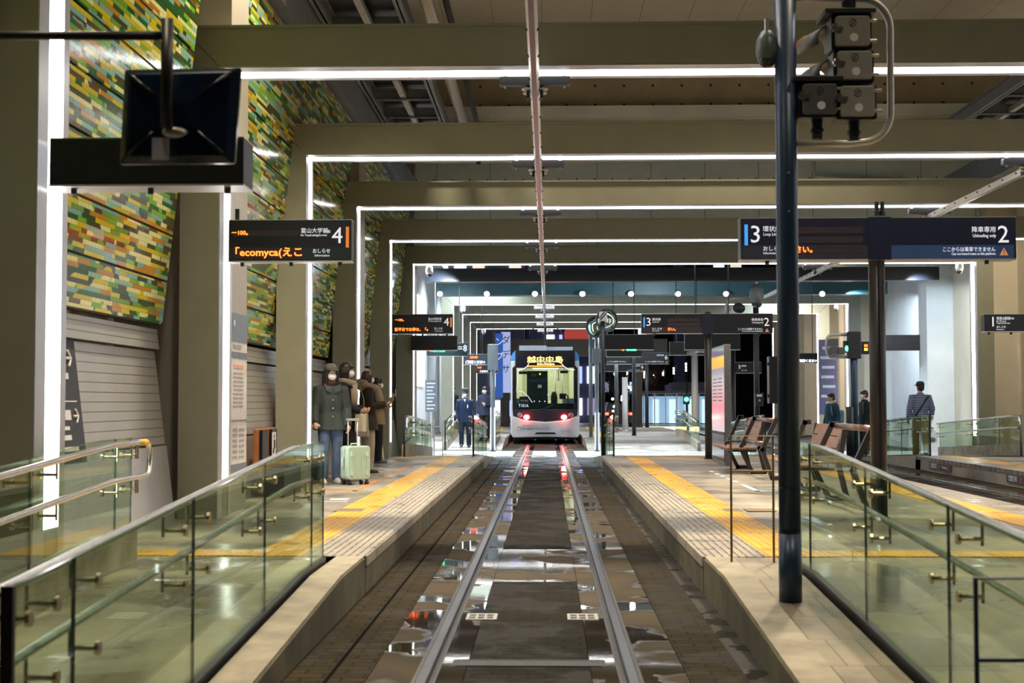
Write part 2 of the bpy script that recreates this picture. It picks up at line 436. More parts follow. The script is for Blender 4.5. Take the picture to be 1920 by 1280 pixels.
        if remesh:
            q = o.modifiers.new('r', 'REMESH'); q.mode = 'VOXEL'; q.voxel_size = remesh; q.use_smooth_shade = True
            q = o.modifiers.new('m', 'SMOOTH'); q.iterations = 4; q.factor = 0.5
        if bevel:
            q = o.modifiers.new('b', 'BEVEL'); q.width = bevel; q.segments = 2; q.limit_method = 'ANGLE'; q.angle_limit = R(40)
        if subsurf:
            q = o.modifiers.new('u', 'SUBSURF'); q.levels = subsurf; q.render_levels = subsurf
        if remesh or bevel or subsurf or solid:
            dg = bpy.context.evaluated_depsgraph_get()
            nm = bpy.data.meshes.new_from_object(o.evaluated_get(dg))
            nm.name = name
            o.modifiers.clear(); o.data = nm
        if parent is not None: o.parent = parent
        return o
def tag(o, label=None, cat=None, group=None, kind=None):
    if label: o['label'] = label
    if cat: o['category'] = cat
    if group: o['group'] = group
    if kind: o['kind'] = kind
    return o
def thing(name, label, cat, loc=(0, 0, 0), rz=0.0, group=None):
    o = bpy.data.objects.new(name, None)
    C.objects.link(o)
    o.location = loc; o.rotation_euler = (0, 0, rz); o.empty_display_size = 0.1
    return tag(o, label, cat, group)
def struct(name, mb, mat, **k):
    return tag(mb.build(name, mat, **k), kind='structure')
def copy_tree(o, parent=None):
    c = o.copy(); C.objects.link(c)
    if parent is not None: c.parent = parent
    for ch in [x for x in bpy.data.objects if x.parent == o]:
        copy_tree(ch, c)
    return c
def text(body, size, loc, mat, parent, align='LEFT', rot=(PI / 2, 0, 0), extrude=0.002, name='lettering', sx=1.0, world=False):
    cu = bpy.data.curves.new(name, 'FONT')
    cu.body = body; cu.size = size; cu.align_x = align; cu.align_y = 'CENTER'; cu.extrude = extrude; cu.resolution_u = 2
    if mat.name.startswith('led'): cu.offset = size * 0.018
    o = bpy.data.objects.new(name, cu)
    C.objects.link(o)
    o.scale = (sx, 1, 1)
    dg = bpy.context.evaluated_depsgraph_get()
    me = bpy.data.meshes.new_from_object(o.evaluated_get(dg))
    bpy.data.objects.remove(o)
    me.name = name
    me.materials.clear(); me.materials.append(mat)
    o = bpy.data.objects.new(name, me)
    C.objects.link(o)
    p = Vector(loc)
    if world and parent is not None: p = p - Vector(parent.location)
    o.location = p; o.rotation_euler = rot; o.scale = (sx, 1, 1)
    if parent is not None: o.parent = parent
    return o

# ------------------------------------------------------------------ setting: ground, tracks, platforms
PZ = 0.28
NEAR_END, FAR_END = 10.9, 30.8
XL_, XR_ = -3.27, 10.70
def ramp_near(y):
    if y >= 9.7: return PZ
    return max(0.0, PZ - (9.7 - y) * 0.0545)
def ramp_far(y):
    if y <= 31.4: return PZ
    return max(0.0, PZ - (y - 31.4) * 0.045)
def ramp_mid(y):           # ramps up to the second pair of platforms
    return min(PZ, max(0.0, (y - 42.3) * 0.06))
struct('floor', MB().box(-30, 45, -6, 200, -0.30, -0.05), M['asphalt'])
brick_dark = bricks('track_setts', (0.020, 0.017, 0.010), (0.012, 0.011, 0.007), (0.008, 0.007, 0.005), 1.0, 0.20, 0.10, 0.012, 0.6, 0.9, 1.6, 1.0)
brick_side = bricks('side_setts', (0.042, 0.030, 0.013), (0.026, 0.020, 0.010), (0.010, 0.008, 0.006), 1.0, 0.22, 0.11, 0.008, 0.65, 0.9, 1.3, 0.9)
slab_wet = wet_slab('wet_track_slab', (0.070, 0.054, 0.033), 0.53, 0.575, 1.3, 0.85, 0.3)
slab_side = wet_slab('damp_track_slab', (0.062, 0.046, 0.026), 0.455, 0.50, 1.2, 0.85, 0.25)
pave_wet = wet_slab('crossing_paving', (0.62, 0.64, 0.66), 0.34, 0.40, 0.8, 0.4, 0.5)
plat_mat = bricks('platform_paving', (0.33, 0.29, 0.235), (0.30, 0.265, 0.22), (0.19, 0.165, 0.13), 1.0, 0.6, 0.6, 0.004, 0.28, 0.62, 0.9, 0.15)
ramp_mat = bricks('ramp_paving', (0.30, 0.27, 0.20), (0.27, 0.245, 0.19), (0.2, 0.18, 0.14), 1.0, 0.9, 0.9, 0.004, 0.16, 0.65, 0.8, 0.12)
groove_grey = grooved('grooved_edge_tiles', (0.38, 0.335, 0.27), (0.10, 0.085, 0.07))
groove_yellow = grooved('yellow_tactile_tiles', (0.78, 0.42, 0.025), (0.42, 0.22, 0.015), pitch=0.0665, width=0.22, dash=0.3)
groove_yellow_x = grooved('yellow_tactile_cross_tiles', (0.78, 0.42, 0.025), (0.45, 0.24, 0.015), axis='X', pitch=0.05, width=0.3, dash=0.05)

def track(cx, y0, y1, idx):
    # setts in three strips, concrete slabs beside the rails
    b = MB()
    b.box(cx - 0.34, cx + 0.34, y0, 11.6, -0.05, 0.0).box(cx - 0.34, cx + 0.34, 14.2, y1, -0.05, 0.0)
    struct('floor_setts', b, brick_dark)
    b = MB()
    for s in (-1, 1):
        b.box(*sorted((cx + s * 0.86, cx + s * 1.30)), y0, y1, -0.05, 0.0)
    struct('floor_side_setts', b, brick_side)
    b = MB()
    for s in (-1, 1):
        b.box(*sorted((cx + s * 0.344, cx + s * 0.485)), y0, y1, -0.05, 0.001)
    y = 11.62
    for yy in (12.85, 14.18):
        b.box(cx - 0.34, cx + 0.34, y, yy - 0.02, -0.05, 0.002); y = yy
    struct('floor_slabs', b, slab_wet)
    b = MB()
    for s in (-1, 1):
        b.box(*sorted((cx + s * 0.614, cx + s * 0.854)), y0, y1, -0.05, 0.001)
    struct('floor_outer_slabs', b, slab_side)
    for s in (-1, 1):
        rl = thing('tram_rail', ('left' if s < 0 else 'right') + (' steel grooved rail of the near track, leading to the tram' if idx == 0 else ' steel rail of the far track beyond the benches'), 'rail', (cx + s * 0.56, y0, 0))
        MB().box(*sorted((cx + s * 0.5335, cx + s * 0.590)), y0, y1, -0.04, 0.006).build('rail_head', M['railhead'], rl, world=True, bevel=0.004)
        MB().box(*sorted((cx + s * 0.4855, cx + s * 0.496)), y0, y1, -0.04, 0.004).box(*sorted((cx + s * 0.592, cx + s * 0.612)), y0, y1, -0.04, 0.003).build('rail_flange', M['railside'], rl, world=True)
        MB().box(*sorted((cx + s * 0.497, cx + s * 0.533)), y0, y1, -0.05, -0.025).build('groove', M['dark'], rl, world=True)
track(0.0, -3, 72, 0)
track(6.83, 6, 72, 1)
# slot channel in the left setts
struct('floor_slot_channel', MB().box(-1.075, -1.055, -3, 21.4, -0.03, 0.003).box(-1.075, -1.055, 21.9, 36, -0.03, 0.003), pm('slot_shadowed_iron', (0.006, 0.006, 0.006), 0.95, 0, 0.1, 9, 0, 0.02))
struct('floor_gutter', MB().box(1.30, 1.42, 4, 31, -0.2, -0.05).box(1.17, 1.30, 4, 31, -0.05, 0.0015), wet_slab('gutter_mud', (0.03, 0.028, 0.025), 0.45, 0.5, 3))

# drain grating and two drain covers between the rails
dg_ = thing('drain_grating', 'long slotted black drain grating across the track in front', 'grating', (0, 8.0, 0))
b = MB()
for i in range(38):
    x = -0.40 + 0.8 * i / 37
    b.box(x - 0.003, x + 0.003, 7.93, 8.11, 0.0, 0.005)
b.box(-0.41, 0.41, 7.925, 7.935, 0, 0.005).box(-0.41, 0.41, 8.105, 8.115, 0, 0.005)
b.build('bars', pm('grating_iron', (0.10, 0.105, 0.09), 0.6, 0.2), dg_, world=True)
MB().box(-0.43, 0.43, 7.92, 8.12, -0.02, 0.0025).build('pit', M['black'], dg_, world=True)
for s in (-1, 1):
    dc = thing('drain_cover', ('left' if s < 0 else 'right') + ' small steel drain cover inside the near rail', 'drain cover', (s * 0.345, 9.72, 0))
    MB().box(s * 0.345 - 0.105, s * 0.345 + 0.105, 9.60, 9.86, 0.0, 0.006).build('plate', M['galv'], dc, world=True, bevel=0.002)
    b = MB()
    for i in range(3):
        for j in range(2):
            b.box(s * 0.345 - 0.085 + i * 0.06, s * 0.345 - 0.04 + i * 0.06, 9.63 + j * 0.11, 9.70 + j * 0.11, 0.006, 0.0075)
    b.build('slots', M['black'], dc, world=True)

# platforms: left, island, right, and the second pair past the crossing
def platform(name, x0, x1, y0, y1, edges, mat=None):
    """edges: list of (x of edge, direction inward)"""
    struct(name, MB().box(x0, x1, y0, y1, -0.05, PZ), plat_mat)
    for ex, dr in edges:
        a, b_ = ex, ex + dr * 0.48
        struct('trim_edge_tiles', MB().box(min(a, b_) - (0.015 if dr > 0 else 0), max(a, b_) + (0.015 if dr < 0 else 0), y0, y1, PZ - 0.07, PZ + 0.006), groove_grey)
        a, b_ = ex + dr * 0.48, ex + dr * 0.88
        struct('trim_yellow_tiles', MB().box(min(a, b_), max(a, b_), y0, y1, PZ - 0.02, PZ + 0.008), groove_yellow)
platform('floor_left_platform', -8.0, -1.30, NEAR_END, FAR_END, [(-1.30, -1)])
platform('floor_island_platform', 1.30, 5.50, NEAR_END, FAR_END, [(1.30, 1), (5.50, -1)])
platform('floor_right_platform', 8.15, 16.0, 10.9, 31.2, [(8.15, 1)])
platform('floor_far_left_platform', -8.0, -1.30, 46.9, 67, [(-1.30, -1)])
platform('floor_far_island_platform', 1.30, 5.50, 46.9, 67, [(1.30, 1)])
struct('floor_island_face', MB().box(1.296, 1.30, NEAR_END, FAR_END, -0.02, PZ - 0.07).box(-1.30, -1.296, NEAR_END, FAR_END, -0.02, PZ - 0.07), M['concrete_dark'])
# cross strips of yellow warning tiles where the ramps meet the platforms
for x0, x1 in ((-3.2, -1.78), (2.18, 4.6)):
    struct('trim_warning_tiles', MB().box(x0, x1, 10.92, 11.32, PZ - 0.02, PZ + 0.009), groove_yellow_x)
for x0, x1 in ((-3.2, -1.78), (2.18, 4.6)):
    struct('trim_warning_tiles', MB().box(x0, x1, 30.1, 30.5, PZ - 0.02, PZ + 0.009), groove_yellow_x)
def ramp(name, x0, x1, ys, zf, mat, side_walls=()):
    b = MB()
    for y0, y1 in zip(ys, ys[1:]):
        b.add([(x0, y0, zf(y0)), (x1, y0, zf(y0)), (x1, y1, zf(y1)), (x0, y1, zf(y1)), (x0, y0, -0.05), (x1, y0, -0.05), (x1, y1, -0.05), (x0, y1, -0.05)],
              [(0, 1, 2, 3), (0, 4, 5, 1), (1, 5, 6, 2), (2, 6, 7, 3), (3, 7, 4, 0), (4, 7, 6, 5)])
    struct(name, b, mat)
YN = [3.2, 4.57, 6.0, 8.0, 9.7, NEAR_END]
YF = [FAR_END, 31.4, 34, 37.5]
YM = [42.3, 45, 46.9]
ramp('floor_left_ramp', -3.05, -1.62, YN, lambda y: ramp_near(y), ramp_mat)
ramp('floor_left_ramp_side', -8.0, -3.05, YN, lambda y: ramp_near(y) - 0.004, ramp_mat)
ramp('floor_island_ramp', 1.98, 5.5, YN, lambda y: ramp_near(y), ramp_mat)
# kerbs: raised concrete upstand beside the track, gutter behind it
ramp('trim_left_kerb', -1.52, -1.31, YN, lambda y: ramp_near(y) + 0.006, M['concrete'])
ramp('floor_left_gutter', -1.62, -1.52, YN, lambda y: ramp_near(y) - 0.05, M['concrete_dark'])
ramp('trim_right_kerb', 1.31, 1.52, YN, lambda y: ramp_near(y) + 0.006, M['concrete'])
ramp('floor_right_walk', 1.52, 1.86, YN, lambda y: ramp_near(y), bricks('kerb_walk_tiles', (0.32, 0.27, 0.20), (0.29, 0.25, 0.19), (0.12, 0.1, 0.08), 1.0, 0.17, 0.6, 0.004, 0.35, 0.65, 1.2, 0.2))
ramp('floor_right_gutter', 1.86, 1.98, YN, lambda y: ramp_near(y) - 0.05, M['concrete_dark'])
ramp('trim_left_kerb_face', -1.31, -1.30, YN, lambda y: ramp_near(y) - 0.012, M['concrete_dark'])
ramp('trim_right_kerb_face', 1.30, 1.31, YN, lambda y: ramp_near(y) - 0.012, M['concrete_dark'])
for nm, x0, x1 in (('left', -8, -1.30), ('island', 1.30, 5.5), ('right', 8.15, 16)):
    ramp('floor_%s_far_ramp' % nm, x0, x1, YF, ramp_far, plat_mat)
for nm, x0, x1 in (('left', -8, -1.30), ('island', 1.30, 5.5)):
    ramp('floor_%s_second_ramp' % nm, x0, x1, YM, ramp_mid, plat_mat)
# bright crossing between the two pairs of platforms
for x0, x1 in ((-20, -0.86), (-0.34, 0.34), (0.86, 5.9), (7.8, 30)):
    struct('floor_crossing', MB().box(x0, x1, 37.6, 42.2, -0.05, 0.004), pave_wet)
for i in range(5):
    struct('trim_crossing_tiles', MB().box(-3.0 + i * 2.2, -2.2 + i * 2.2, 38.4, 38.8, 0, 0.012), groove_yellow_x)
struct('floor_far_plaza', MB().box(-30, 45, 67, 110, -0.05, 0.02), pave_wet)

# queue marks on the platforms
def flat(name, label, pts, mat, z, cat='floor marking', group=None):
    b = MB()
    for p in pts:
        b.box(p[0], p[1], p[2], p[3], z, z + 0.004)
    return tag(b.build(name, mat), label, cat, group)
white_line = pm('line_paint_white', (0.72, 0.76, 0.78), 0.6)
blue_line = pm('line_paint_light_blue', (0.45, 0.68, 0.85), 0.6)
orange_line = pm('line_paint_orange', (0.75, 0.28, 0.06), 0.6)
# light blue queue box on the island
flat('queue_mark', 'light blue painted queue box on the island platform floor', [(2.86, 2.93, 18.9, 20.4), (3.86, 3.93, 18.9, 20.4), (2.86, 3.93, 18.9, 19.0)], blue_line, PZ)
flat('queue_dashes', 'two rows of short light blue floor dashes behind the queue box', [(x, x + 0.07, 21.0 + 0.75 * i, 21.35 + 0.75 * i) for x in (2.86, 3.86) for i in range(5)], blue_line, PZ)
flat('floor_arrow', 'row of short white floor marks in front of the light blue queue box', [(3.2, 3.45, 18.25, 18.4), (3.22, 3.42, 17.9, 18.05), (3.28, 3.36, 17.5, 17.75)], white_line, PZ)
flat('queue_mark', 'orange painted queue box around the mint suitcase', [(-2.52, -2.45, 18.9, 21.4), (-3.2, -2.45, 18.9, 19.0), (-3.25, -3.18, 18.9, 21.4)], orange_line, PZ)
flat('queue_dashes', 'row of short orange floor dashes beyond the mint suitcase', [(-2.52, -2.45, 22.3 + 0.9 * i, 22.75 + 0.9 * i) for i in range(5)], orange_line, PZ)
fs = thing('floor_sticker', 'small grey floor sticker with white strokes on the left platform', 'floor sticker', (-2.45, 17.2, PZ))
MB().box(-0.28, 0.28, -0.45, 0.45, 0, 0.003).build('sheet', pm('sticker_grey', (0.22, 0.20, 0.20), 0.5), fs)
MB().box(-0.16, 0.16, -0.38, -0.30, 0.003, 0.005).box(-0.1, 0.12, -0.05, 0.08, 0.003, 0.005).box(-0.12, 0.12, 0.16, 0.24, 0.003, 0.005).build('print', white_line, fs)
for i, (px, py, wd) in enumerate(((655, 957, 0.30), (1372, 957, 0.18), (1425, 957, 0.32))):
    g = G(px, py, PZ)
    tag(MB().box(g.x - wd / 2, g.x + wd / 2, g.y - 0.2, g.y + 0.2, PZ + 0.0088, PZ + 0.0105).build('inspection_cover', pm('cover_brown', (0.20, 0.15, 0.08), 0.5)),
        ('thin inspection cover in the yellow strip of the left platform', 'thin inspection cover in the yellow strip of the island platform', 'thin inspection cover in the paving beside the yellow strip, island platform')[i], 'cover')

# ------------------------------------------------------------------ viaduct ceiling, side walls
struct('ceiling', MB().box(-9, 22, -4, 31.2, 8.9, 9.3), ribbed('soffit_boards', (0.30, 0.27, 0.20), 0.95, 0.8, 0, 0.012, 'X'))
b = MB()
b.box(-9, 22, 30.2, 31.6, 7.78, 8.95)
struct('ceiling_girder', b, M['ceil_brown'])
struct('ceiling_girder_ledge', MB().box(-9, 22, 29.9, 30.6, 7.53, 7.78), M['ceil_pale'])
struct('ceiling_girder_lower', MB().box(-9, 22, 30.25, 31.6, 6.85, 7.53), M['ceil_brown'])
b = MB()
for i in range(26):
    for z in (7.86, 8.27):
        b.cyl((-3.2 + i * 0.62, 30.2, z), (-3.2 + i * 0.62, 30.19, z), 0.03, n=8)
for i in range(22):
    b.cyl((-3.2 + i * 0.7, 30.25, 7.42), (-3.2 + i * 0.7, 30.24, 7.42), 0.03, n=8)
struct('ceiling_form_holes', b, M['dark'])
struct('wall_back_concrete', MB().box(-9, 22, 36.2, 36.7, 5.35, 8.9), ribbed('formwork_concrete', (0.66, 0.72, 0.63), 1.38, 0.8, 0, 0.012, 'X'))
b = MB()
for i in range(32):
    for z in (5.75, 6.5, 7.2):
        b.cyl((-4.2 + i * 0.46, 36.2, z), (-4.2 + i * 0.46, 36.19, z), 0.022, n=6)
struct('wall_back_form_holes', b, M['dark'])

# mosaic walls along the left (they lean over the platform towards the top)
def mx(z):
    return -(3.76 - 0.109 * (z - 2.24))
COLS = [(0.74, 0.68, 0.28), (0.46, 0.42, 0.015), (0.07, 0.28, 0.02), (0.78, 0.74, 0.36), (0.24, 0.48, 0.38), (0.54, 0.46, 0.015), (0.015, 0.11, 0.02), (0.18, 0.40, 0.03), (0.66, 0.68, 0.30), (0.05, 0.05, 0.015), (0.20, 0.40, 0.38), (0.46, 0.22, 0.02), (0.58, 0.50, 0.02), (0.02, 0.08, 0.02), (0.14, 0.32, 0.05), (0.10, 0.06, 0.02)]
mos = mosaic_mat('glass_mosaic', 3.0, COLS)
rib_steel = ribbed('ribbed_metal_panel', (0.46, 0.45, 0.43), 0.085, 0.35, 0.6, 0.1)
ROWS = [2.24, 2.68, 3.14, 3.63, 4.09, 4.55, 5.0, 5.46, 5.92, 6.38]
def mosaic_bay(y0, y1, label, label2):
    t = thing('mosaic_wall', label, 'mosaic', (mx(2.24), y0, 2.24), group='mosaic wall bays')
    for z0, z1 in zip(ROWS, ROWS[1:]):
        a, b_ = z0 + 0.012, z1 - 0.012
        MB().add([(mx(a), y0, a), (mx(a), y1, a), (mx(b_), y1, b_), (mx(b_), y0, b_), (mx(a) - 0.05, y0, a), (mx(a) - 0.05, y1, a), (mx(b_) - 0.05, y1, b_), (mx(b_) - 0.05, y0, b_)],
                 [(0, 1, 2, 3), (7, 6, 5, 4), (0, 4, 5, 1), (1, 5, 6, 2), (2, 6, 7, 3), (3, 7, 4, 0)]).build('mosaic_course', mos, t, world=True)
    b = MB()
    z0, z1 = ROWS[0], ROWS[-1]
    b.add([(mx(z0) - 0.04, y0, z0), (mx(z0) - 0.04, y1, z0), (mx(z1) - 0.04, y1, z1), (mx(z1) - 0.04, y0, z1), (mx(z0) - 0.1, y0, z0), (mx(z0) - 0.1, y1, z0), (mx(z1) - 0.1, y1, z1), (mx(z1) - 0.1, y0, z1)],
          [(0, 1, 2, 3), (7, 6, 5, 4), (0, 4, 5, 1), (1, 5, 6, 2), (2, 6, 7, 3), (3, 7, 4, 0)])
    b.build('backing', M['dark'], t, world=True)
    # lower ribbed metal wall, leaning the other way
    t = thing('metal_wall_panel', label2, 'wall panel', (-3.76, y0, 0.28), group='metal panels under the mosaic')
    def px_(z): return -3.62 + 0.24 * (0.28 - z) / 1.92 + 0.0
    def slab(za, zb, mat, nm, off=0.0):
        MB().add([(px_(za) + off, y0, za), (px_(za) + off, y1, za), (px_(zb) + off, y1, zb), (px_(zb) + off, y0, zb), (px_(za) - 0.06, y0, za), (px_(za) - 0.06, y1, za), (px_(zb) - 0.06, y1, zb), (px_(zb) - 0.06, y0, zb)],
                 [(0, 1, 2, 3), (7, 6, 5, 4), (0, 4, 5, 1), (1, 5, 6, 2), (2, 6, 7, 3), (3, 7, 4, 0)]).build(nm, mat, t, world=True)
    slab(2.00, 2.20, rib_steel, 'top_band', 0.05)
    slab(1.06, 1.98, rib_steel, 'ribbed_sheet')
    slab(0.0, 1.04, M['silver'], 'lower_sheet', 0.012)
mosaic_bay(2.0, 14.05, 'green and yellow glass mosaic wall beside the nearest portal column', 'ribbed silver metal panel under the nearest mosaic, with a dark sign')
mosaic_bay(15.95, 24.9, 'green and yellow glass mosaic wall behind the second and third portal columns', 'silver metal panel under the second mosaic, behind the poster board')
mosaic_bay(26.4, 34.9, 'narrow sliver of orange and green mosaic behind the waiting people', 'silver metal panel at the far end behind the waiting people')
# pilasters and back wall on the left
pil = MB()
for y in (15.02, 25.3, 35.75):
    pil.box(-4.7, -3.30, y, y + 0.86, 0.0, 8.9)
struct('wall_left_pilasters', pil, M['grey_panel'])
struct('wall_left', MB().box(-4.75, -4.55, -4, 36, -0.05, 8.9), pm('left_wall_beige', (0.46, 0.38, 0.27), 0.6, 0, 0.06, 2))
b = MB()
b.box(-3.5, -3.18, 2, 35, 6.45, 7.0)
struct('wall_left_girder', b, M['steel_dark'])
struct('wall_left_girder_lip', MB().box(-3.62, -3.36, 2, 35, 6.40, 6.47), M['silver'])
# right hand walls
struct('wall_right', MB().box(11.95, 12.2, 30, 41.6, -0.05, 9).box(11.95, 12.2, 50.5, 70, -0.05, 9), M['cream'])
struct('wall_right_crossing', MB().box(11.95, 12.2, 41.6, 50.5, -0.05, 9), M['white_wall'])  # stretch of the right wall with cool light in its colour
struct('wall_right_near', MB().box(13.6, 13.9, 5, 30, -0.05, 9), M['cream'])
pil2 = MB()
pil = MB()
for y in (35.8, 41.5, 51.3, 56.8, 62.3):
    (pil if y != 41.5 else pil2).box(11.18, 12.0, y, y + 0.9, 0.0, 8)
struct('wall_right_pilasters', pil, M['cream'])
struct('wall_right_crossing_pilaster', pil2, M['white_wall'])  # pale copy of the cream pilasters, cool light in its colour
struct('wall_left_far', MB().box(-4.4, -4.2, 36, 70, -0.05, 7), M['white_wall'])

# ------------------------------------------------------------------ portal frames with light strips
def portal(y, label, far=False, xl=XL_, xr=XR_, zs=4.93, zb=0.0):
    t = thing('portal_frame', label, 'portal frame', ((xl + xr) / 2, y, 0), group='portal frames over the tracks')
    W_, Dp, g = 0.40, 0.60, 0.006
    mat = M['olive']
    MB().prism([(xl - W_, zb), (xl, zb), (xl, zs - g), (xl - W_, zs + W_ - g)], y, y + Dp).build('left_column', mat, t, world=True)
    MB().prism([(xr, zb), (xr + W_, zb), (xr + W_, zs + W_ - g), (xr, zs - g)], y, y + Dp).build('right_column', mat, t, world=True)
    MB().prism([(xl + g, zs), (xr - g, zs), (xr + W_ - g, zs + W_), (xl - W_ + g, zs + W_)], y, y + Dp).box(xl - W_, xr + W_, y - 0.02, y + Dp + 0.02, zs + W_ + 0.002, zs + W_ + 0.03).build('beam', mat, t, world=True)
    e = 0.012
    b = MB()
    for a0, a1 in ((0.0, 0.19), (0.48, 0.59)):
        b.box(xl + 0.001, xl + e, y + a0, y + a1, zb, zs).box(xr - e, xr - 0.001, y + a0, y + a1, zb, zs).box(xl + e, xr - e, y + a0, y + a1, zs - e, zs - 0.001)
    b.build('edge_trim', M['silver'], t, world=True)
    zl = max(zb, 0.62)
    MB().box(xl + 0.001, xl + 0.008, y + 0.19, y + 0.48, zl, zs - 0.02).box(xr - 0.008, xr - 0.001, y + 0.19, y + 0.48, zl, zs - 0.02).box(xl + 0.01, xr - 0.01, y + 0.19, y + 0.48, zs - 0.008, zs - 0.001).build('light_strip', M['strip'], t, world=True)
PY = [9.19 + 5.165 * i for i in range(6)]
ORD = ['first', 'second', 'third', 'fourth', 'fifth', 'sixth']
for i, y in enumerate(PY):
    portal(y, 'olive grey portal frame with white light strip, %s counted from the front' % ORD[i])
PF = [49.85 + 5.49 * i for i in range(4)]
for i, y in enumerate(PF):
    portal(y, 'grey portal frame with light strip past the crossing, %s of the four' % ('nearest', 'second', 'third', 'farthest')[i])
# lower grey portal behind the tram
t = thing('portal_frame', 'low grey portal standing beyond the tram', 'portal frame', (0, 84, 0))
MB().box(-2.7, -2.2, 84, 84.6, 0, 4.2).build('left_column', M['grey_panel'], t, world=True)
MB().box(5.2, 5.7, 84, 84.6, 0, 4.2).build('right_column', M['grey_panel'], t, world=True)
MB().box(-4.2, 7.2, 83.9, 84.7, 4.2, 5.2).build('beam', M['grey_panel'], t, world=True)
# dark beams over the crossing, with spotlights
tag(MB().box(-3.2, 10.6, 38.0, 38.5, 4.72, 5.08).build('crossing_beam', M['black']), 'black flat beam over the crossing, in front of the teal one', 'beam')
tag(MB().box(-3.4, 10.7, 44.2, 44.8, 4.82, 5.24).build('crossing_beam', pm('teal_beam', (0.02, 0.07, 0.085), 0.4)), 'dark teal beam over the crossing carrying the row of spotlights', 'beam')
t = tag(MB().box(9.5, 10.9, 41.2, 41.5, 2.95, 3.40).build('crossing_beam', M['black']), 'short black box beam against the pale right wall', 'beam')
names = ['leftmost', 'second', 'third', 'fourth', 'fifth', 'sixth', 'seventh', 'rightmost']
for i, px in enumerate((825, 913, 1003, 1092, 1183, 1271, 1361, 1541)):
    p = P(px, 549, 44.0)
    sp = thing('spotlight', 'bright round spotlight on the teal beam, %s' % (names[i] + ' in the row' if i in (0, 7) else names[i] + ' from the left'), 'spotlight', p, group='spotlights over the crossing')
    MB().cyl((0, 0.05, 0.02), (0, -0.05, -0.03), 0.085, 0.10).build('housing', M['sig'], sp, smooth=False)
    MB().ball((0, -0.06, -0.035), 0.075, (1, 0.55, 1)).build('lens', em('spot_lens', (0.80, 0.93, 1.0), 90), sp, smooth=True)
    MB().box(-0.012, 0.012, 0.02, 0.20, 0.05, 0.09).build('bracket', M['sig'], sp)
    lamp('SPOT', (p.x, p.y - 0.2, p.z - 0.1), 900, COOL, (p.x, p.y - 2.6, 0), 0.08, 92, 0.5)
for (x, y) in ((-2.3, 56), (3.4, 52), (3.4, 62), (-2.3, 49), (9, 54)):
    lamp('SPOT', (x, y, 6.6), 1500, COOL, (x, y - 0.4, 0), 0.2, 130, 0.7)
lamp('SPOT', (9.4, 44.0, 4.8), 900, COOL, (11.9, 46.0, 2.6), 0.1, 95, 0.6)
lamp('SPOT', (9.8, 37.4, 4.7), 700, COOL, (11.6, 41.6, 3.0), 0.1, 70, 0.6)  # unseen cool lamp added to light the crossing pilaster
lamp('SPOT', (3.6, 40.5, 4.6), 420, COOL, (3.6, 50, 4.7), 0.15, 150, 0.7)  # unseen fill lamp added to brighten the far portal fronts
lamp('SPOT', (10.6, 35.8, 4.6), 380, (1.0, 0.88, 0.62), (11.95, 38.0, 2.2), 0.1, 90, 0.6)  # unseen warm lamp added to brighten the cream wall
lamp('SPOT', (9.8, 52.5, 4.6), 700, (1.0, 0.86, 0.72), (11.95, 60, 1.8), 0.1, 110, 0.6)
lamp('SPOT', (-2.4, 43.6, 4.7), 1500, COOL, (-4.2, 44.5, 2.6), 0.1, 110, 0.6)
lamp('SPOT', (-2.4, 37.2, 4.6), 1200, COOL, (-4.2, 39.5, 3.2), 0.1, 110, 0.6)

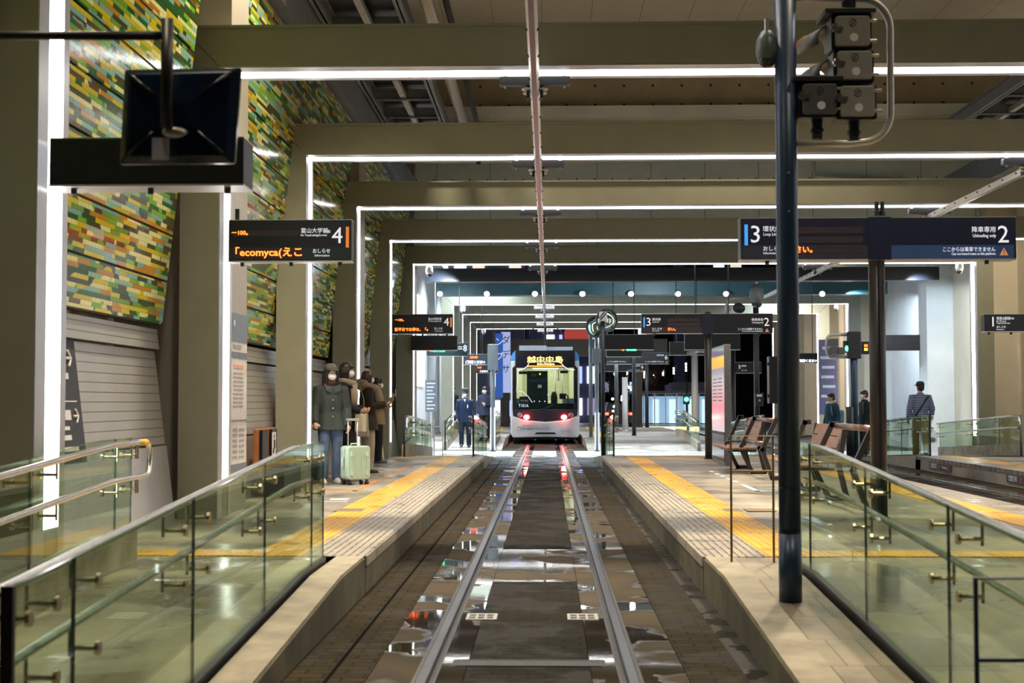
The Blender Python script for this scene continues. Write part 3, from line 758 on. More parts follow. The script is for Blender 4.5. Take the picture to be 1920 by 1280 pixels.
# ------------------------------------------------------------------ glass balustrades with handrails
def balustrade(name, label, x, y0, y1, zf, joints, side, kerb=0.0, h=0.90, end_loop=None, start_post=False, tape=False, group=None, rails=True):
    """glass runs along y at x; handrails stand off to side (+1/-1)"""
    t = thing(name, label, 'balustrade', (x, y0, zf(y0)), group=group)
    ys = sorted(set([y0, y1] + [j for j in joints if y0 < j < y1]))
    fine = lambda a, b: [a] + [k for k in (4.57, 9.7, 31.4, 38, 42.3, 46.96) if a + 0.02 < k < b - 0.02] + [b]
    top = lambda y: zf(y) + h
    bot = lambda y: zf(y) + kerb
    for a, b_ in zip(ys, ys[1:]):
        yy = fine(a + 0.006, b_ - 0.006)
        m = MB()
        for p, q in zip(yy, yy[1:]):
            m.add([(x - 0.006, p, bot(p)), (x + 0.006, p, bot(p)), (x + 0.006, q, bot(q)), (x - 0.006, q, bot(q)),
                   (x - 0.006, p, top(p)), (x + 0.006, p, top(p)), (x + 0.006, q, top(q)), (x - 0.006, q, top(q))],
                  [(0, 4, 7, 3), (1, 2, 6, 5)])
        n0 = yy[0]; n1 = yy[-1]
        m.cur = 1
        for e in (n0, n1):
            m.add([(x - 0.006, e, bot(e)), (x + 0.006, e, bot(e)), (x + 0.006, e, top(e)), (x - 0.006, e, top(e))], [(0, 1, 2, 3)])
        for p, q in zip(yy, yy[1:]):
            m.add([(x - 0.006, p, top(p)), (x + 0.006, p, top(p)), (x + 0.006, q, top(q)), (x - 0.006, q, top(q))], [(0, 1, 2, 3)])
        m.build('glass_panel', [M['glass'], M['glass_edge']], t, world=True)
    yy = fine(y0, y1)
    m = MB()
    for p, q in zip(yy, yy[1:]):
        z0 = lambda y: zf(y) - (0.03 if not kerb else 0.0)
        zt = lambda y: zf(y) + (kerb if kerb else 0.035)
        wd = 0.05 if kerb else 0.022
        m.add([(x - wd, p, z0(p)), (x + wd, p, z0(p)), (x + wd, q, z0(q)), (x - wd, q, z0(q)), (x - wd, p, zt(p)), (x + wd, p, zt(p)), (x + wd, q, zt(q)), (x - wd, q, zt(q))],
              [(0, 3, 2, 1), (4, 5, 6, 7), (0, 1, 5, 4), (2, 3, 7, 6), (0, 4, 7, 3), (1, 2, 6, 5)])
    m.build('kerb' if kerb else 'base_channel', M['concrete'] if kerb else M['dark'], t, world=True)
    if rails:
        xo = x + side * 0.085
        ry = [y0 + 0.02] + fine(y0 + 0.1, y1 - 0.1)[1:-1] + [y1 - 0.05]
        up = [(xo, y, zf(y) + h - 0.035) for y in ry]
        lo = [(xo, y, zf(y) + h - 0.285) for y in ry]
        if end_loop is not None:
            e = 1 if end_loop > 0 else -1
            ye = (y1 if e > 0 else y0) + e * 0.10
            zz = zf(y1 if e > 0 else y0) + h
            arc = [(xo, ye + e * 0.09 * math.sin(a), zz - 0.16 + 0.125 * math.cos(a)) for a in [PI * i / 8 for i in range(9)]]
            pts = (up + arc + lo[::-1]) if e > 0 else (up[::-1] + arc + lo)
            MB().chain(pts, 0.0215, 12).build('handrail', M['steel'], t, smooth=True, world=True)
        else:
            MB().chain(up, 0.0215, 12).build('handrail', M['steel'], t, smooth=True, world=True)
            MB().chain(lo, 0.0185, 12).build('handrail', M['steel'], t, smooth=True, world=True)
        if tape:
            MB().cyl((xo, y1 - 0.10, zf(y1) + h - 0.035), (xo, y1 + 0.08, zf(y1) + h - 0.035), 0.0235).build('tape', M['yellow'], t, smooth=True, world=True)
        br = []
        for j in ys[1:-1]: br += [j - 0.22, j + 0.22]
        br += [y0 + 0.12, y1 - 0.12, y1 - 0.28]
        for y in br:
            for dz in (0.035 + 0.085, 0.285 + 0.085):
                z = zf(y) + h - dz
                m = MB()
                m.cyl((x - side * 0.028, y, z), (x - side * 0.012, y, z), 0.026, n=16)
                m.cyl((x - side * 0.012, y, z), (xo, y, z), 0.010, n=10)
                m.cyl((xo, y, z - 0.03), (xo, y, z + 0.075), 0.0075, n=8)
                m.build('bracket', M['brass'], t, world=True, smooth=False)
    if start_post:
        MB().box(x - 0.02, x + 0.02, y0 - 0.02, y0 + 0.005, zf(y0) - 0.02, zf(y0) + h).build('end_post', M['black'], t, world=True)
    return t
JN = [10.03, 8.37, 6.68, 4.99]
balustrade('glass_balustrade', 'large glass balustrade along the left ramp, nearest the track, with steel handrail', -1.57, 4.39, 10.55, ramp_near, JN, -1, start_post=True)
balustrade('glass_balustrade', 'glass balustrade by the left wall with yellow tape on its handrail end', -2.98, 3.4, 10.42, ramp_near, JN, 1, kerb=0.27, h=0.93, end_loop=1, tape=True)
balustrade('glass_balustrade', 'large glass balustrade on the right, beside the tall dark pole', 1.92, 3.6, 10.55, ramp_near, [9.84, 8.13, 6.46, 4.8], 1)
balustrade('glass_balustrade', 'glass balustrade with pink glow at the far end of the left platform, by the track', -1.53, 30.95, 37.6, ramp_far, [33.2, 35.4], -1, start_post=True)
balustrade('glass_balustrade', 'glass balustrade with pink glow at the far end of the island platform, by the track', 1.54, 30.95, 37.6, ramp_far, [33.2, 35.4], 1, start_post=True)
balustrade('glass_balustrade', 'far glass balustrade with double handrail by the left wall, beyond the waiting people', -3.0, 30.5, 37.4, ramp_far, [32.6, 34.8], 1, kerb=0.27, start_post=True, end_loop=-1)
balustrade('glass_balustrade', 'distant glass balustrade to the left of the uniformed man', -3.0, 42.6, 48.0, ramp_mid, [45], 1, kerb=0.25, start_post=True)
balustrade('glass_balustrade', 'distant glass balustrade on the second island ramp, behind the red-topped post', -1.53, 42.6, 48.0, ramp_mid, [45], -1)
balustrade('glass_balustrade', 'distant glass balustrade with pale kerb left of the info kiosk', 4.62, 42.4, 49.5, ramp_mid, [45, 47], -1, kerb=0.25)
balustrade('glass_balustrade', 'glass balustrade behind the nearer end of the farther bench', 4.84, 31.0, 37.5, ramp_far, [33.2, 35.3], -1, start_post=True)
balustrade('glass_balustrade', 'glass balustrade left of the man in the striped puffer jacket', 8.40, 30.95, 37.0, ramp_far, [31.7, 33.4, 35.2], 1, start_post=True)
balustrade('glass_balustrade', 'glass balustrade with pale kerb right of the man in the striped puffer jacket', 10.36, 30.95, 37.3, ramp_far, [32.4, 34.4], -1, kerb=0.26, end_loop=-1, start_post=True)

# ------------------------------------------------------------------ hanging signs
def mpp(y):            # metres per photo pixel at distance y
    return y / FPX
def sign(name, label, y, px0, px1, py0, py1, depth=0.2, face='black', band=None, band_y=None, group=None, bolts=True, cat='sign', hang=None):
    a, b = P(px0, py1, y), P(px1, py0, y)
    t = thing(name, label, cat, (a.x, y, a.z), group=group)
    wd, ht = b.x - a.x, b.z - a.z
    MB().box(0, wd, 0, depth, 0, ht).build('housing', M['sig_dark'], t, bevel=0.006)
    MB().box(0.012, wd - 0.012, -0.004, 0.0, 0.012, ht - 0.012).build('face', M[face], t)
    if band:
        zb = (py1 - band_y) * mpp(y)
        MB().box(0.012, wd - 0.012, -0.006, -0.001, 0.012, zb).build('lower_band', M[band], t)
    MB().box(0.0, wd, -0.002, depth + 0.002, -0.012, 0.0).box(0.0, wd, -0.002, depth + 0.002, ht, ht + 0.006).build('edge_strip', M['silver'], t)
    if hang:
        for fx in (0.2, 0.8):
            MB().cyl((wd * fx, depth / 2, ht), (wd * fx, depth / 2, hang - a.z), 0.012, n=8).build('hanger_rod', M['dark'], t)
    if bolts:
        for fx in (0.1, 0.5, 0.9):
            MB().cyl((wd * fx, depth * 0.35, -0.05), (wd * fx, depth * 0.35, -0.012), 0.022, n=10).build('bolt', M['dark'], t)
    return t
def st(t, body, px, py, spx, y, mat, align='LEFT', sx=1.0, off=0.008):
    p = P(px, py, y)
    return text(body, spx * mpp(y), (p.x - t.location.x, -off, p.z - t.location.z), M[mat], t, align, sx=sx)
def sp_(t, px0, px1, py0, py1, y, mat, name, off=0.007):
    a, b = P(px0, py1, y), P(px1, py0, y)
    o = Vector(t.location)
    return MB().box(a.x - o.x, b.x - o.x, -off, -0.003, a.z - o.z, b.z - o.z).build(name, M[mat], t)
def tri_(t, cx, cy, w_, y, off=0.008):
    p = P(cx, cy, y); k = mpp(y) * w_ / 2; x = p.x - t.location.x; z = p.z - t.location.z
    MB().prism([(x - k, z - k * 0.85), (x + k, z - k * 0.85), (x, z + k * 0.95)], -off, -0.003, 'y').build('warning_triangle', em('sign_triangle', (0.75, 0.30, 0.12), 0.5), t)
    MB().box(x - k * 0.1, x + k * 0.1, -off - 0.003, -off, z - k * 0.25, z + k * 0.45).box(x - k * 0.1, x + k * 0.1, -off - 0.003, -off, z - k * 0.65, z - k * 0.45).build('exclamation_mark', M['navy_band'], t)

Y1 = 14.42
t = sign('platform_sign', "black hanging LED sign with a big white 4, nearer of the two number 4 signs", Y1, 428, 659, 412, 489, 0.2, 'black', 'green_band', 464)
sp_(t, 437, 562, 432, 443, Y1, 'led_off', 'led_row'); sp_(t, 437, 566, 465, 484, Y1, 'led_off', 'led_row')
st(t, 'ー100。', 434, 437, 11, Y1, 'led'); st(t, '「ecomyca(えこ', 429, 474, 19, Y1, 'led', sx=1.09)
st(t, '富山大学前', 564, 433, 10.5, Y1, 'signwhite'); st(t, '方面', 608, 434.5, 6.0, Y1, 'signwhite'); st(t, 'for Toyamadaigaku-mae', 564, 441, 6.0, Y1, 'signwhite', sx=0.86)
st(t, '4', 622, 443, 43, Y1, 'signwhite'); sp_(t, 648.5, 654.5, 425, 464, Y1, 'orange_bar', 'orange_bar')
st(t, 'おしらせ', 586, 471, 9.5, Y1, 'signwhite', sx=0.9); st(t, 'Information', 590, 479, 6, Y1, 'signwhite')
MB().box(0.05, 0.09, 0.08, 0.12, 0.43, 0.55).build('hanger', M['dark'], t)

Y2 = 29.98
t = sign('platform_sign', "black hanging LED sign with a white 4, the farther and smaller number 4 sign", Y2, 735, 849, 589, 625, 0.2)
st(t, 'ー100。', 740, 600, 6, Y2, 'led'); st(t, '額平日でお得な、「e', 740, 618, 7, Y2, 'led', sx=0.95)
sp_(t, 741, 800, 597, 603, Y2, 'led_off', 'led_row')
st(t, '富山大学前方面', 803, 598, 5, Y2, 'signwhite', sx=0.72); st(t, 'for Toyamadaigaku-mae', 803, 602, 3, Y2, 'signwhite', sx=0.86)
st(t, '4', 832, 604, 21, Y2, 'signwhite'); sp_(t, 844, 847.5, 595, 613, Y2, 'orange_bar', 'orange_bar')
st(t, 'おしらせ', 814, 616, 5, Y2, 'signwhite', sx=0.8); st(t, 'Information', 816, 620.5, 3, Y2, 'signwhite')

# two-sided island signs on posts
def island_sign(Y, label, a, b, c, d, yt, yb, ym, near):
    t = sign('platform_sign', label, Y, a, d, yt, yb, 0.22, 'navy_face' if near else 'black', None, None)
    k = (d - a) / 518.0
    X = lambda u: a + (u - 1389) * k
    V = lambda v: yt + (v - 406) * k
    sp_(t, X(1392), X(1628), V(458), V(484), Y, 'grey_band' if near else 'led_off', 'lower_band', 0.005)
    sp_(t, X(1672), X(1903), V(458), V(484), Y, 'navy_band' if near else 'black', 'lower_band', 0.005)
    sp_(t, X(1629), X(1671), V(406), V(486), Y, 'navy_face', 'centre_post_cover', 0.012)
    for v0, v1 in ((424, 437), (442, 455), (461, 474)):
        sp_(t, X(1490), X(1618), V(v0), V(v1), Y, 'led_off', 'led_row', 0.008)
    sp_(t, X(1396), X(1402), V(420), V(459), Y, 'blue_bar', 'blue_bar')
    st(t, '3', X(1405), V(440), 46 * k, Y, 'signwhite'); st(t, '環状線', X(1430), V(429), 11.5 * k, Y, 'signwhite'); st(t, 'Loop Line', X(1431), V(438.5), 8 * k, Y, 'signwhite', sx=0.85)
    st(t, 'おしらせ', X(1430), V(466), 10 * k, Y, 'signwhite', off=0.01); st(t, 'Information', X(1431), V(474), 6 * k, Y, 'signwhite', off=0.01)
    st(t, 'さい。', X(1490), V(468), 14 * k, Y, 'led', off=0.012)
    st(t, '2', X(1871), V(440), 46 * k, Y, 'signwhite'); st(t, '降車専用', X(1869), V(430), 12 * k, Y, 'signwhite', 'RIGHT', sx=0.95); st(t, 'Unloading only', X(1869), V(441), 9 * k, Y, 'signwhite', 'RIGHT', sx=0.8)
    st(t, 'ここからは乗車できません', X(1868), V(467), 9.6 * k, Y, 'signwhite', 'RIGHT', sx=0.86, off=0.01); st(t, 'Can not board trains at this platform', X(1868), V(475), 6.5 * k, Y, 'signwhite', 'RIGHT', sx=0.84, off=0.01)
    tri_(t, X(1884), V(471), 16 * k, Y)
    return t
island_sign(14.3, 'long navy two-part hanging sign reading 3 and 2, behind the tall dark pole', 1389, 1630, 1672, 1905, 407, 486, 458, True)
island_sign(29.3, 'long black two-part sign reading 3 and 2, the smaller one behind', 1203, 1320, 1340, 1449, 588, 624, 612, False)

def post(name, label, px, ybase, Y, r, ztop, mat='pole_brown', zb=PZ, group=None, cap=None, collar=None):
    x = P(px, ybase, Y).x
    t = thing(name, label, 'pole', (x, Y, zb), group=group)
    MB().cyl((0, 0, 0), (0, 0, ztop - zb), r, n=24).build('shaft', M[mat], t, smooth=True)
    MB().cyl((0, 0, 0), (0, 0, 0.025), r + 0.02, n=24).build('base_ring', M[mat], t)
    if collar:
        MB().cyl((0, 0, collar), (0, 0, collar + 0.012), r + 0.002, n=24).build('joint_ring', M['black'], t)
        MB().box(-0.01, 0.01, -r - 0.003, -r + 0.01, 0, ztop - zb).build('seam', M['black'], t) if name == 'sign_post' else None
    return t
post('sign_post', 'dark round post carrying the navy sign reading 3 and 2', 1648, 880, 14.42, 0.082, 3.34, 'pole_brown', collar=0.55)
post('sign_post', 'dark round post carrying the smaller black sign reading 3 and 2, beside the kiosk', 1329, 860, 29.45, 0.075, 3.34, 'pole_brown')
t = thing('cable_stub', 'pair of short black cable glands on top of the navy sign reading 3 and 2', 'cable gland', P(1649, 404, 14.4))
for s in (-1, 1): MB().cyl((s * 0.03, 0, 0), (s * 0.03, 0, 0.14), 0.022, n=10).cyl((s * 0.03, 0, 0.0), (s * 0.03, 0, 0.04), 0.034, n=10).build('gland', M['black'], t)

# dark box sign seen from behind, on the first column
t = sign('sign_box', 'long black blank sign box fixed to the nearest left column, behind the mirror', 9.25, 92, 457, 258, 346, 0.30, 'black', cat='sign box')
t = sign('platform_sign', 'black hanging sign with white number 1 at the right edge', 24.0, 1846, 1950, 589, 621, 0.2, 'black')
st(t, '1', 1855, 604, 26, 24.0, 'signwhite'); st(t, '南富山駅前', 1868, 597, 6.5, 24.0, 'signwhite', sx=0.8); st(t, '方面', 1893, 597, 4, 24.0, 'signwhite'); st(t, 'for Minami-', 1868, 602, 4, 24.0, 'signwhite'); st(t, 'Toyamaeki-mae', 1868, 605.5, 4, 24.0, 'signwhite')
st(t, 'おしらせ', 1868, 613, 5.5, 24.0, 'signwhite', sx=0.8); st(t, 'Information', 1868, 617.5, 3, 24.0, 'signwhite'); sp_(t, 1849, 1851, 592, 609, 24.0, 'green_band', 'green_bar')
# distant signs, left side
t = sign('sign_box', 'black blank sign box behind the farther number 4 sign', 34.8, 770, 857, 629, 656, 0.2, 'black', bolts=False, cat='sign box')
t = sign('platform_sign', 'dark teal sign reading 8, partly hidden by the black sign box', 38.15, 800, 876, 643, 667, 0.2, 'green_band', bolts=False, hang=4.73)
st(t, '=8', 858, 653, 17, 38.15, 'signwhite'); sp_(t, 871.5, 873.5, 647, 660, 38.15, 'blue_bar', 'blue_bar'); st(t, 'ー00。', 803, 658, 4, 38.15, 'led'); st(t, '平日でお得', 812, 658, 4.5, 38.15, 'ledgreen')
t = sign('platform_sign', 'small dark sign with red and white LED lines left of the grey box', 50.2, 869, 913, 664, 683, 0.2, 'black', bolts=False, hang=4.92)
st(t, '5分0秒', 881, 670, 5, 50.2, 'led'); st(t, 'ご利用ください', 872, 679, 6, 50.2, 'ledwhite', sx=0.9)
t = sign('platform_sign', 'smallest dark LED sign with number 8, below and beyond the others', 55.6, 893, 933, 685, 699, 0.2, 'black', bolts=False, hang=4.92)
st(t, '00分', 895, 689, 4, 55.6, 'led'); st(t, 'ください', 899, 696, 4, 55.6, 'ledwhite'); st(t, '8', 926, 692, 10, 55.6, 'signwhite')
# distant signs right of the tram
t = sign('sign_box', 'black blank sign box on the post with the round mirror', 35.94, 1125, 1226, 627, 655, 0.22, 'black', bolts=False, cat='sign box')
st(t, '00', 1166, 656.5, 4, 36.0, 'led'); st(t, '平日でお得な', 1174, 656.5, 4, 36.0, 'ledgreen', sx=0.8)
t = sign('sign_box', 'grey green flat sign box beneath the black blank one, right of the mirror', 38.15, 1137, 1203, 656, 668, 0.22, 'green_band', bolts=False, cat='sign box', hang=4.73)
t = sign('platform_sign', 'black sign reading 6 on a grey post, nearer of the two', 50.2, 1137, 1255, 661, 682, 0.2, 'black', bolts=False)
st(t, '6', 1246, 670, 12, 50.2, 'signwhite'); st(t, '降車専用', 1245, 666, 3.4, 50.2, 'signwhite', 'RIGHT'); st(t, 'ここからは乗車できません', 1245, 678, 3, 50.2, 'signwhite', 'RIGHT'); st(t, 'ここからは乗車できません', 1138, 678, 3, 50.2, 'signwhite'); tri_(t, 1250, 678, 4.5, 50.2)
t = sign('platform_sign', 'black sign reading 6, the smaller and farther one', 61.0, 1122, 1208, 683, 696, 0.2, 'black', bolts=False)
st(t, '6', 1202, 688, 9, 61.0, 'signwhite'); st(t, '降車専用', 1201, 686, 2.6, 61.0, 'signwhite', 'RIGHT'); st(t, 'ここからは乗車できません', 1201, 693.5, 2.2, 61.0, 'signwhite', 'RIGHT'); tri_(t, 1204.5, 693.5, 3.2, 61.0)
t = sign('sign_box', 'dark teal sign with small white writing left of the kiosk top', 38.12, 1256, 1320, 641, 665, 0.2, 'green_band', bolts=False, cat='sign box', hang=4.73)
st(t, 'ここからは乗車できません', 1288, 660, 3.2, 38.12, 'signwhite'); st(t, 'Can not board trains', 1288, 663, 2.2, 38.12, 'signwhite')
t = sign('sign_box', 'black blank sign box just above the kiosk, under the smaller 3 and 2 sign', 35.2, 1284, 1388, 626, 655, 0.2, 'black', bolts=False, cat='sign box', hang=4.92)
t = sign('platform_sign', 'small black sign with tiny white writing right of the kiosk', 41.45, 1377, 1428, 679, 699, 0.15, 'black', bolts=False)
st(t, '5', 1384.5, 688, 9, 41.45, 'signwhite'); st(t, '環状線', 1390, 686, 3, 41.45, 'signwhite'); st(t, 'おしらせ', 1390, 694, 2.6, 41.45, 'signwhite')
t = sign('platform_sign', 'small black LED sign with white bright line left of the green signal', 38.15, 1491, 1533, 662, 680, 0.18, 'black', bolts=False, hang=4.73)
st(t, 'ご利用ください', 1494, 676.5, 5.5, 38.15, 'ledwhite', sx=0.98)
t = sign('signal_display', 'dark indicator box with red and green digits right of the green signal', 36.5, 1612, 1640, 640, 664, 0.15, 'black', bolts=False, cat='display')
st(t, '88', 1620, 648, 7, 36.5, 'led'); st(t, '8', 1633, 648, 7, 36.5, 'ledgreen'); st(t, '88', 1620, 655, 7, 36.5, 'amber'); st(t, '8', 1633, 655, 7, 36.5, 'ledgreen')

# ------------------------------------------------------------------ poles, signals, mirrors, cameras
gp = Vector((1.612, 8.85, ramp_near(8.85)))
t = thing('signal_pole', 'tall dark steel pole with painted blue reflection, standing on the right kerb in front', 'pole', gp)
MB().cyl((0, 0, 0), (0, 0, 0.42), 0.071, n=32).build('base_sleeve', M['pole'], t, smooth=True)
MB().cyl((0, 0, 0.43), (0, 0, 4.4), 0.068, n=32).build('shaft', M['pole'], t, smooth=True)
for z0, z1, r_ in ((0.415, 0.437, 0.0695), (0.70, 0.706, 0.0688)):
    MB().cyl((0, 0, z0), (0, 0, z1), r_, n=32).build('joint_ring', M['black'], t)
for z in (2.42, 2.66):
    MB().cyl((0.0, -0.075, z), (0.0, -0.06, z), 0.008, n=8).build('screw', M['silver'], t)
def dome_camera(name, label, p, s=1.0, up=0.25):
    t = thing(name, label, 'camera', p)
    MB().rings([(0, 0, 0.0, 0.06 * s, 0.06 * s), (0, 0, 0.05 * s, 0.075 * s, 0.075 * s), (0, 0, 0.13 * s, 0.07 * s, 0.07 * s), (0, 0, 0.19 * s, 0.035 * s, 0.035 * s)], 18).build('housing', M['white'] if 'white' in label else M['pole_grey'], t, smooth=True)
    MB().ball((0, 0, 0), 0.058 * s, (1, 1, 1), 16, 10).build('dome', pm('smoked_dome', (0.05, 0.06, 0.08), 0.08), t, smooth=True)
    if up: MB().cyl((0, 0, 0.18 * s), (0, 0, up), 0.016 * s, n=10).build('stem', M['galv'], t)
    return t
p = P(1438, 112, 8.87)
dome_camera('dome_camera', 'grey dome camera hugging the top of the tall dark pole', p, 0.95, 0.26)
# rear of the signal cluster on its bent tube
sg = thing('tram_signal', 'grey four-box tram signal seen from behind, in a bent tube on the tall pole', 'signal', P(1600, 262, 8.85))
o = Vector(sg.location)
loop = [P(1488, 268, 8.85), P(1590, 270, 8.85)]
def arc2(c, r, a0, a1, n=8):
    return [P(c[0] + r * math.cos(R(a0 + (a1 - a0) * i / n)), c[1] - r * math.sin(R(a0 + (a1 - a0) * i / n)), 8.85) for i in range(n + 1)]
loop += arc2((1615, 212), 55, -88, 0) + arc2((1612, 55), 57, 0, 88) + [P(1488, -3, 8.85)]
MB().chain(loop, 0.034, 12, ell=0.62, ref=(0, 1, 0)).build('bent_tube', M['galv'], sg, smooth=True, world=True)
def sig_box(px, py, wpx, hpx, cap, yb=8.78, mat='sig_lit'):
    k = mpp(8.85); w2, h2 = wpx * k / 2, hpx * k / 2
    c = P(px, py, yb) - o
    bx = MB().rbox(c.x - w2, c.x + w2, c.y, c.y + 0.16, c.z - h2, c.z + h2, 0.016, 'y').build('signal_box', M['sig_dark'], sg, bevel=0.006)
    MB().rbox(c.x - w2 * 0.84, c.x + w2 * 0.84, c.y - 0.035, c.y + 0.002, c.z - h2 * 0.86, c.z + h2 * 0.86, 0.018, 'y').build('lid', M[mat], bx, bevel=0.006)
    MB().cyl((c.x + w2 * 0.05, c.y - 0.0365, c.z - h2 * 0.38), (c.x + w2 * 0.05, c.y - 0.034, c.z - h2 * 0.38), 0.026, n=20).build('round_label', M['white'], bx)
    MB().chain([(c.x + 0.02 * math.cos(a) , c.y - 0.036, c.z + h2 * 0.45 + 0.024 * math.sin(a)) for a in [2 * PI * i / 16 for i in range(17)]], 0.0022, 6).chain([(c.x + 0.010, c.y - 0.036, c.z + h2 * 0.45 + 0.012), (c.x - 0.008, c.y - 0.036, c.z + h2 * 0.45 + 0.006), (c.x + 0.008, c.y - 0.036, c.z + h2 * 0.45 - 0.006), (c.x - 0.010, c.y - 0.036, c.z + h2 * 0.45 - 0.012)], 0.002, 6).build('embossed_mark', M['sig_dark'], bx)
    MB().box(c.x - w2 * 1.08, c.x - w2 * 0.5, c.y - 0.052, c.y - 0.03, c.z + h2 * 0.02, c.z + h2 * 0.22).box(c.x - w2 * 1.0, c.x - w2 * 0.8, c.y - 0.06, c.y - 0.03, c.z - h2 * 0.1, c.z + h2 * 0.36).build('latch', M['brass'], bx)
    for dz in (0.6, -0.55):
        MB().cyl((c.x + w2 * 0.85, c.y - 0.02, c.z + h2 * dz), (c.x + w2 * 1.18, c.y - 0.02, c.z + h2 * dz), 0.010, n=10).build('hinge', M['galv'], bx)
    if cap:
        MB().box(c.x - w2 * 1.35, c.x + w2 * 1.12, c.y - 0.05, c.y + 0.26, c.z + h2, c.z + h2 + 0.03).build('top_cover', M['sig_dark'], bx, bevel=0.004)
    return bx, c
b1, c1 = sig_box(1597, 60, 76, 66, True)
b2, c2 = sig_box(1601, 124, 76, 62, False)
b3, c3 = sig_box(1606, 191, 76, 66, False)
b4, c4 = sig_box(1536, 187, 76, 66, True, mat='sig')  # this lid in darker grey, without the painted lamplight
for c_, bb in ((c3, b3), (c4, b4)):
    MB().cyl((c_.x, c_.y + 0.08, c_.z - 0.11), (c_.x, c_.y + 0.08, c_.z - 0.235), 0.036, n=14).cyl((c_.x, c_.y + 0.08, c_.z - 0.17), (c_.x, c_.y + 0.08, c_.z - 0.19), 0.046, n=14).build('clamp', M['sig_dark'], bb)
MB().cyl((c1.x, c1.y + 0.08, c1.z + 0.12), (c1.x, c1.y + 0.08, c1.z + 0.24), 0.045, n=14).build('clamp', M['sig_dark'], b1)
# lamp hoods on the far side of the upper boxes, peeping out to the left
for c_, bb, mt in ((c1, b1, 'hood_orange'), (c2, b2, None)):
    m = MB()
    k = []
    for i in range(9):
        a = R(-20 + 220 * i / 8)
        k.append((math.cos(a) * 0.095, math.sin(a) * 0.095))
    cx = c_.x - 0.07
    vs = [(cx + a - 0.02, c_.y + 0.16, c_.z + b_) for a, b_ in k] + [(cx + a - 0.11, c_.y + 0.40, c_.z + b_ - 0.01) for a, b_ in k]
    m.add(vs, [(i, i + 1, i + 10, i + 9) for i in range(8)])
    m.build('lamp_hood', pm('hood_grey', (0.12, 0.11, 0.09), 0.45), bb, solid=0.006, smooth=True)
    if mt:
        vs = [(cx + a - 0.111, c_.y + 0.40, c_.z + b_ - 0.01) for a, b_ in k]
        MB().chain([v for v in vs[3:8]], 0.006, 8).build('hood_rim', pm('hood_orange', (0.8, 0.36, 0.05), 0.4), bb)

# mirror seen from behind, hung from an arm
t = thing('safety_mirror', 'square black mirror shell seen from behind, hanging at the top left', 'mirror', P(313, 240, 5.5))
o = Vector(t.location)
c = [P(233, 131, 5.5), P(452, 126, 5.55), P(440, 306, 5.55), P(224, 308, 5.5)]
vs = [tuple(q - o) for q in c] + [tuple(q - o + Vector((0, 0.03, 0))) for q in c]
cen = sum((q - o for q in c), Vector()) / 4
inn = [tuple(cen + (q - o - cen) * 0.86 + Vector((0, -0.035, 0))) for q in c]
in2 = [tuple(cen + (q - o - cen) * 0.22 + Vector((0, -0.055, 0))) for q in c]
vs += inn + in2
MB().add(vs, [(4, 5, 6, 7), (0, 4, 7, 3), (1, 2, 6, 5), (0, 1, 5, 4), (3, 7, 6, 2), (0, 8, 9, 1), (1, 9, 10, 2), (2, 10, 11, 3), (3, 11, 8, 0), (8, 12, 13, 9), (9, 13, 14, 10), (10, 14, 15, 11), (11, 15, 12, 8), (12, 15, 14, 13)]).build('back_shell', pm('black_shell_blue_reflection', (0.005, 0.014, 0.034), 0.13, 0, 0.2), t, bevel=0.008)  # bluish reflection put into the black shell's colour
for q, g in zip(inn, in2):
    q, g = Vector(q), Vector(g)
    MB().chain([q * 0.94 + g * 0.06 + Vector((0, -0.002, 0)), g * 0.75 + q * 0.25 + Vector((0, -0.006, 0))], 0.007, 8).build('stiffening_rib', M['black'], t, smooth=True)
MB().box(*sorted((P(291, 0, 5.42).x - o.x, P(322, 0, 5.42).x - o.x)), -0.105, -0.10, P(0, 303, 5.42).z - o.z, P(0, 262, 5.42).z - o.z).build('paper_label', pm('label_grey', (0.45, 0.45, 0.55), 0.6), t)
a = P(322, 240, 5.4) - o
MB().ball((a.x, -0.06, a.z - 0.01), 0.05, (1, 0.6, 0.42), 16, 8).build('pivot', M['galv'], t, smooth=True)
t = thing('mirror_support', 'black tube reaching in from the left to hold the square mirror', 'support', P(313, 60, 5.4))
o = Vector(t.location)
a, b_ = P(314, 36, 5.4), P(312, 240, 5.4)
MB().cyl(a - o, b_ - o, 0.024, n=18).build('drop_tube', M['dark'], t, smooth=True)
MB().cyl(P(-260, 66, 5.4) - o, P(312, 67, 5.4) - o, 0.0175, n=18).build('cross_tube', M['dark'], t, smooth=True)

# thin hoop barriers
def hoop(label, y, px0, px1, pyt, pym, zb, mat, r=0.012, cat='barrier', name='hoop_barrier'):
    a, b = P(px0, pyt, y), P(px1, pyt, y)
    t = thing(name, label, cat, (a.x, y, zb))
    o = Vector(t.location)
    MB().chain([(0, 0, 0), (0, 0, a.z - zb), (b.x - a.x, 0, a.z - zb), (b.x - a.x, 0, 0)], r, 10).build('hoop', mat, t)
    zm = P(px0, pym, y).z - zb
    MB().cyl((0, 0, zm), (b.x - a.x, 0, zm), r * 0.85, n=10).build('middle_rail', mat, t)
    return t
bronze = pm('bronze_tube', (0.20, 0.13, 0.06), 0.35, 0.7, 0.1)
hoop('thin bronze hoop barrier left of the tall dark pole on the island kerb', 10.55, 1370, 1449, 817, 883, PZ, bronze, 0.009)
hoop('thin dark hoop barrier at the bottom right corner', 4.72, 1829, 2120, 1084, 1237, 0.0, M['pole'], 0.009)
hoop('thin white hoop barrier far off between the two left ramps', 36.8, 814, 830, 786, 800, 0.0, M['white'], 0.012)

